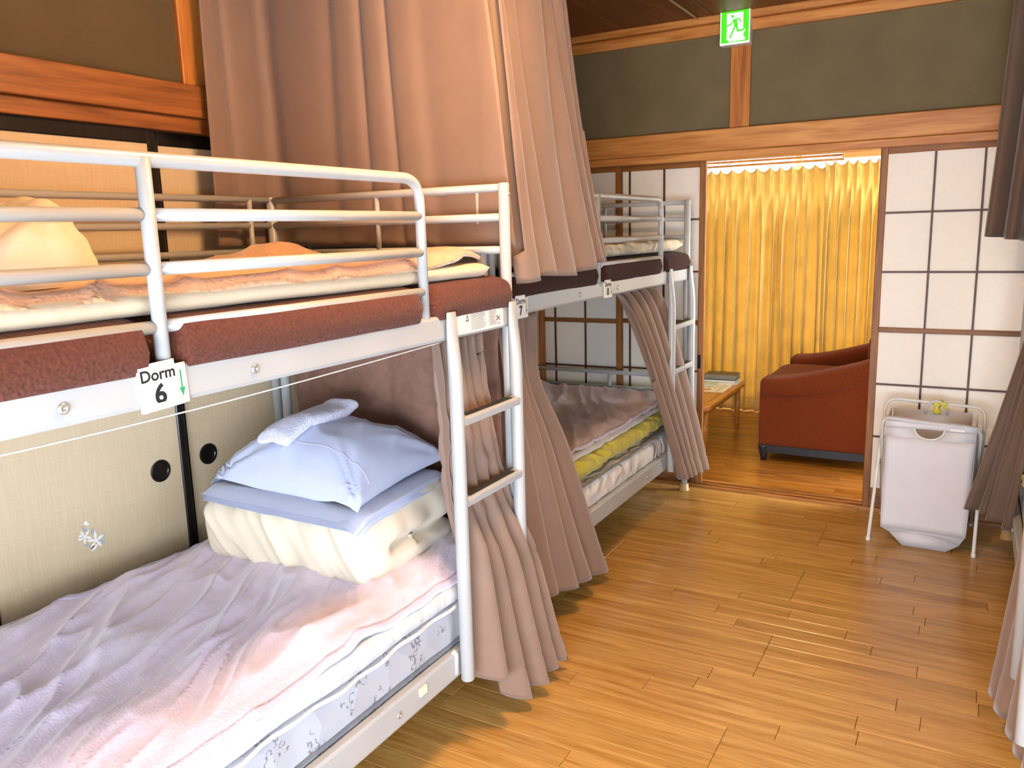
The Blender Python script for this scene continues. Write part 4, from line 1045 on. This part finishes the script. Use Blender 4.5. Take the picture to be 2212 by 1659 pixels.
# papers, books
def flat(name, label, cat, cx, cy, w_, d_, z0, h_, ang, mat, pages=None, spine=None):
    ca, sa = math.cos(ang), math.sin(ang)
    def P(u_, v_, z_): return (cx+u_*ca-v_*sa, cy+u_*sa+v_*ca, z_)
    def slab(a0, a1, c0, c1, z_, hh): 
        mb = MB(); mb.prism([P(a0, c0, z_), P(a1, c0, z_), P(a1, c1, z_), P(a0, c1, z_)], (0, 0, hh)); return mb
    if pages:
        R_ = root(name, label, cat, (cx, cy, z0), 'books and papers on the coffee table')
        slab(-w_/2, w_/2, -d_/2, d_/2, z0, .002).build('cover', mat, R_, smooth=False); slab(-w_/2, w_/2, -d_/2, d_/2, z0+h_-.002, .002).build('cover', mat, R_, smooth=False)
        slab(-w_/2+.003, w_/2-.004, -d_/2+.002, d_/2-.003, z0+.002, h_-.004).build('pages', pages, R_, smooth=False)
        if spine: slab(-w_/2, w_/2, -d_/2-.002, -d_/2+.001, z0, h_).build('spine', spine, R_, smooth=False)
        return R_
    o = slab(-w_/2, w_/2, -d_/2, d_/2, z0, h_).build(name, mat, None, smooth=False); tag(o, label, cat, 'books and papers on the coffee table'); return o
mp_ = flat('tourist_map', 'large printed map sheet spread on the coffee table', 'paper', -.44, 3.43, .40, .30, zt_+.0008, .0008, .03, 'paper_cream')
mk = MB(); mk2 = MB(); zz = zt_+.0020
for k in range(5): mk.quad((-.63+k*.085, 3.30, zz), (-.626+k*.085, 3.30, zz), (-.626+k*.085, 3.57, zz), (-.63+k*.085, 3.57, zz))
for k in range(3): mk.quad((-.63, 3.32+k*.09, zz), (-.25, 3.32+k*.09, zz), (-.25, 3.324+k*.09, zz), (-.63, 3.324+k*.09, zz))
mk2.quad((-.42, 3.34, zz+.0003), (-.34, 3.34, zz+.0003), (-.34, 3.39, zz+.0003), (-.42, 3.39, zz+.0003)); mk2.quad((-.54, 3.42, zz+.0003), (-.48, 3.42, zz+.0003), (-.48, 3.46, zz+.0003), (-.54, 3.46, zz+.0003))
mk.build('map_lines', 'ink_grey', mp_, smooth=False); mk2.build('map_blocks', 'ink_orange', mp_, smooth=False)
z_ = zt_+.0028
flat('magazine', 'thin white magazine lowest in the pile under the black book', 'magazine', -.37, 3.66, .30, .17, z_, .010, .05, 'paper_white', 'paper_cream'); z_ += .0102
flat('comic_book', 'white paged book under the black hardcover', 'book', -.36, 3.665, .255, .16, z_, .018, .04, 'book_black', 'paper_white'); z_ += .0182
flat('hardcover_book', 'thick black hardcover book on top of the pile', 'book', -.345, 3.675, .225, .15, z_, .034, .03, 'book_black', 'book_grey', 'book_grey')
flat('notebook', 'thin pale green notebook lying on the map', 'notebook', -.42, 3.50, .17, .07, zt_+.0028, .014, .02, 'book_green', 'paper_white')
# tabletop banner
NB = root('banner_stand', 'small tabletop banner with navy panel at the doorway edge', 'banner', (-.568, 3.72, zt_))
px_, py_ = -.568, 3.72
MB().tube([(px_, py_, zt_), (px_, py_, zt_+.012)], .03, 14).build('base', 'white_plastic', NB)
MB().tube([(px_, py_, zt_+.01), (px_, py_, .705)], .004, 8).build('pole', 'white_plastic', NB)
dr = Vector((.86, -.50, 0)).normalized()
MB().tube([Vector((px_, py_, .700))-dr*.005, Vector((px_, py_, .695))+dr*.078], .003, 6).build('cross_bar', 'white_plastic', NB)
def bp(u_, z_, d=0): return Vector((px_, py_, z_)) + dr*u_ + Vector((-dr.y, dr.x, 0))*-d
cl = MB(); cl.grid(lambda u_, v_: bp(.006+.066*u_, .698-.30*v_, .003*math.sin(v_*4)), 4, 10); clo = cl.build('banner_cloth', 'paper_white', NB, solid=.001)
nv_ = MB(); nv_.grid(lambda u_, v_: bp(.008+.062*u_, .585-.165*v_, .0022+.003*math.sin((.113+.165*v_)/.30*4)), 3, 8); nv_.build('navy_panel', 'ink_navy', clo, smooth=False)
gm = MB(); gk = MB(); rr = random.Random(5)
for k in range(6):
    zc_ = .570-k*.026; dd = .0042+.003*math.sin((.698-zc_)/.30*4)
    for j in range(3): gm.quad(bp(.030, zc_-j*.006, dd), bp(.030+rr.uniform(.010, .017), zc_-j*.006, dd), bp(.030+rr.uniform(.010, .017), zc_-j*.006+.0032, dd), bp(.030, zc_-j*.006+.0032, dd))
    gm.quad(bp(.0365, zc_-.014, dd), bp(.0395, zc_-.014, dd), bp(.0395, zc_+.004, dd), bp(.0365, zc_+.004, dd))
gm.build('white_characters', 'print_white', clo, smooth=False)
for k in range(4):
    u0 = .024+k*.006; gk.quad(bp(u0, .603, .004), bp(u0+.003, .603, .004), bp(u0+.003, .632-.004*k, .004), bp(u0, .632-.004*k, .004))
cc = [bp(.037+.014*math.cos(2*PI*k/16), .660+.014*math.sin(2*PI*k/16), .004) for k in range(16)]; ci = [bp(.037+.010*math.cos(2*PI*k/16), .660+.010*math.sin(2*PI*k/16), .004) for k in range(16)]
for k in range(16): gk.quad(cc[k], cc[(k+1)%16], ci[(k+1)%16], ci[k])
gk.quad(bp(.034, .652, .0041), bp(.040, .652, .0041), bp(.040, .668, .0041), bp(.034, .668, .0041)); gk.quad(bp(.012, .590, .004), bp(.066, .590, .004), bp(.066, .593, .004), bp(.012, .593, .004))
gk.quad(bp(.012, .410, .004), bp(.060, .410, .004), bp(.060, .416, .004), bp(.012, .416, .004))
gk.build('black_emblem', 'ink_black', clo, smooth=False)

# yellow lounge curtain with pinch pleats and scalloped heading
def ycurt(label, x0, x1, y, np_, seed, zt0=1.835, zb0=.008, flare=.0):
    mb = MB(); per = 18; nu = np_*per+1; nv = 60
    xs_ = [0]; rnd = random.Random(seed)
    for k in range(np_): xs_.append(xs_[-1]+rnd.uniform(.8, 1.2))
    xs_ = [x0+(x1-x0)*a/xs_[-1] for a in xs_]
    def fn(u_, v_):
        k = min(np_-1, int(u_*np_)); f_ = u_*np_-k
        x = xs_[k]+(xs_[k+1]-xs_[k])*f_
        sag = math.sin(PI*f_)
        zt1 = zt0 - .028*sag**1.0
        zz = zt1 + (zb0-zt1)*v_
        hd = zt0-zz
        open_ = sm(.07, .5, hd)
        prof = sag if True else 0
        dep = -.024*(sag-.5)*(1-open_) + open_*(.034*math.cos(2*PI*f_+PI) + .010*math.sin(4*PI*f_+k))*(1+.3*nz(k*1.7+seed, v_*2))
        pinch = -.012*math.exp(-((hd-.085)/.03)**2)*(1 if f_ < .12 or f_ > .88 else 0)
        x += open_*(.014*math.sin(2*PI*f_) + .012*nz(k*.9+seed, v_*1.5))
        return Vector((x, y - dep - pinch + .015*nz(x*2, v_*2, seed), zz))
    mb.grid(fn, nu, nv); o = mb.build('lounge_curtain', 'yellow_curtain', None, solid=.002); tag(o, label, 'curtain')
    hs = MB().tube([fn(k/(nu-1), .945) + Vector((0, -.001, 0)) for k in range(nu)], .0018, 4).build('hem_stitch', 'yellow_curtain', o)
    return o
ycurt('wide yellow pleated curtain closed across the lounge window', -1.15, .235, 4.19, 16, 5)
ycurt('yellow pleated curtain panel behind the red armchair', .225, .78, 4.165, 8, 8, zt0=1.85)
CR = root('curtain_rail', 'double brass coloured curtain rail over the yellow curtain', 'curtain rail', (-.3, 4.22, 1.88))
for y_, zz in ((4.19, 1.862), (4.245, 1.895)):
    mb = MB(); mb.box(-1.2, .34, y_-.008, y_+.008, zz-.008, zz+.008); mb.build('rail', 'table_wood', CR, smooth=False, bevel=.003)
for xx in (-.95, -.46, .28):
    mb = MB(); mb.box(xx-.02, xx+.02, 4.17, 4.345, 1.866, 1.874); mb.build('bracket', 'bolt_metal', CR, smooth=False, bevel=.002)
timber('trim_16', 'hinoki_x', .34, 1.2, 4.10, LYB, 1.862, 1.90, 'timber rail beside the curtain track in the lounge')
struct(MB().box(.36, 1.2, 4.2, LYB, 1.90, 2.5).build('wall_lounge_panel', 'cream_wall', None, smooth=False), 'pale wall strip above the lounge curtain')

# ------------------------------------------------------------------ ceiling lamp of the dormitory (above the frame)
CL = root('ceiling_lamp', 'round ceiling lamp above the aisle', 'lamp', (.38, -.50, 2.30))
def lathe(prof, cx, cy, n=32):
    return MB().loft([[Vector((cx+r_*math.cos(2*PI*k/n), cy+r_*math.sin(2*PI*k/n), z_)) for k in range(n)] for r_, z_ in prof])
lathe([(.06, ZC), (.06, 2.42), (.03, 2.41)], .38, -.50).build('ceiling_rose', 'white_plastic', CL)
em, ent, eb = new_mat('lamp_glow'); eb.inputs['Emission Color'].default_value = (1, .60, .28, 1); eb.inputs['Emission Strength'].default_value = LAMP_POWER
lathe([(.05, 2.415), (.17, 2.395), (.19, 2.36), (.17, 2.325), (.08, 2.305), (.005, 2.30)], .38, -.50).build('shade', 'lamp_glow', CL)
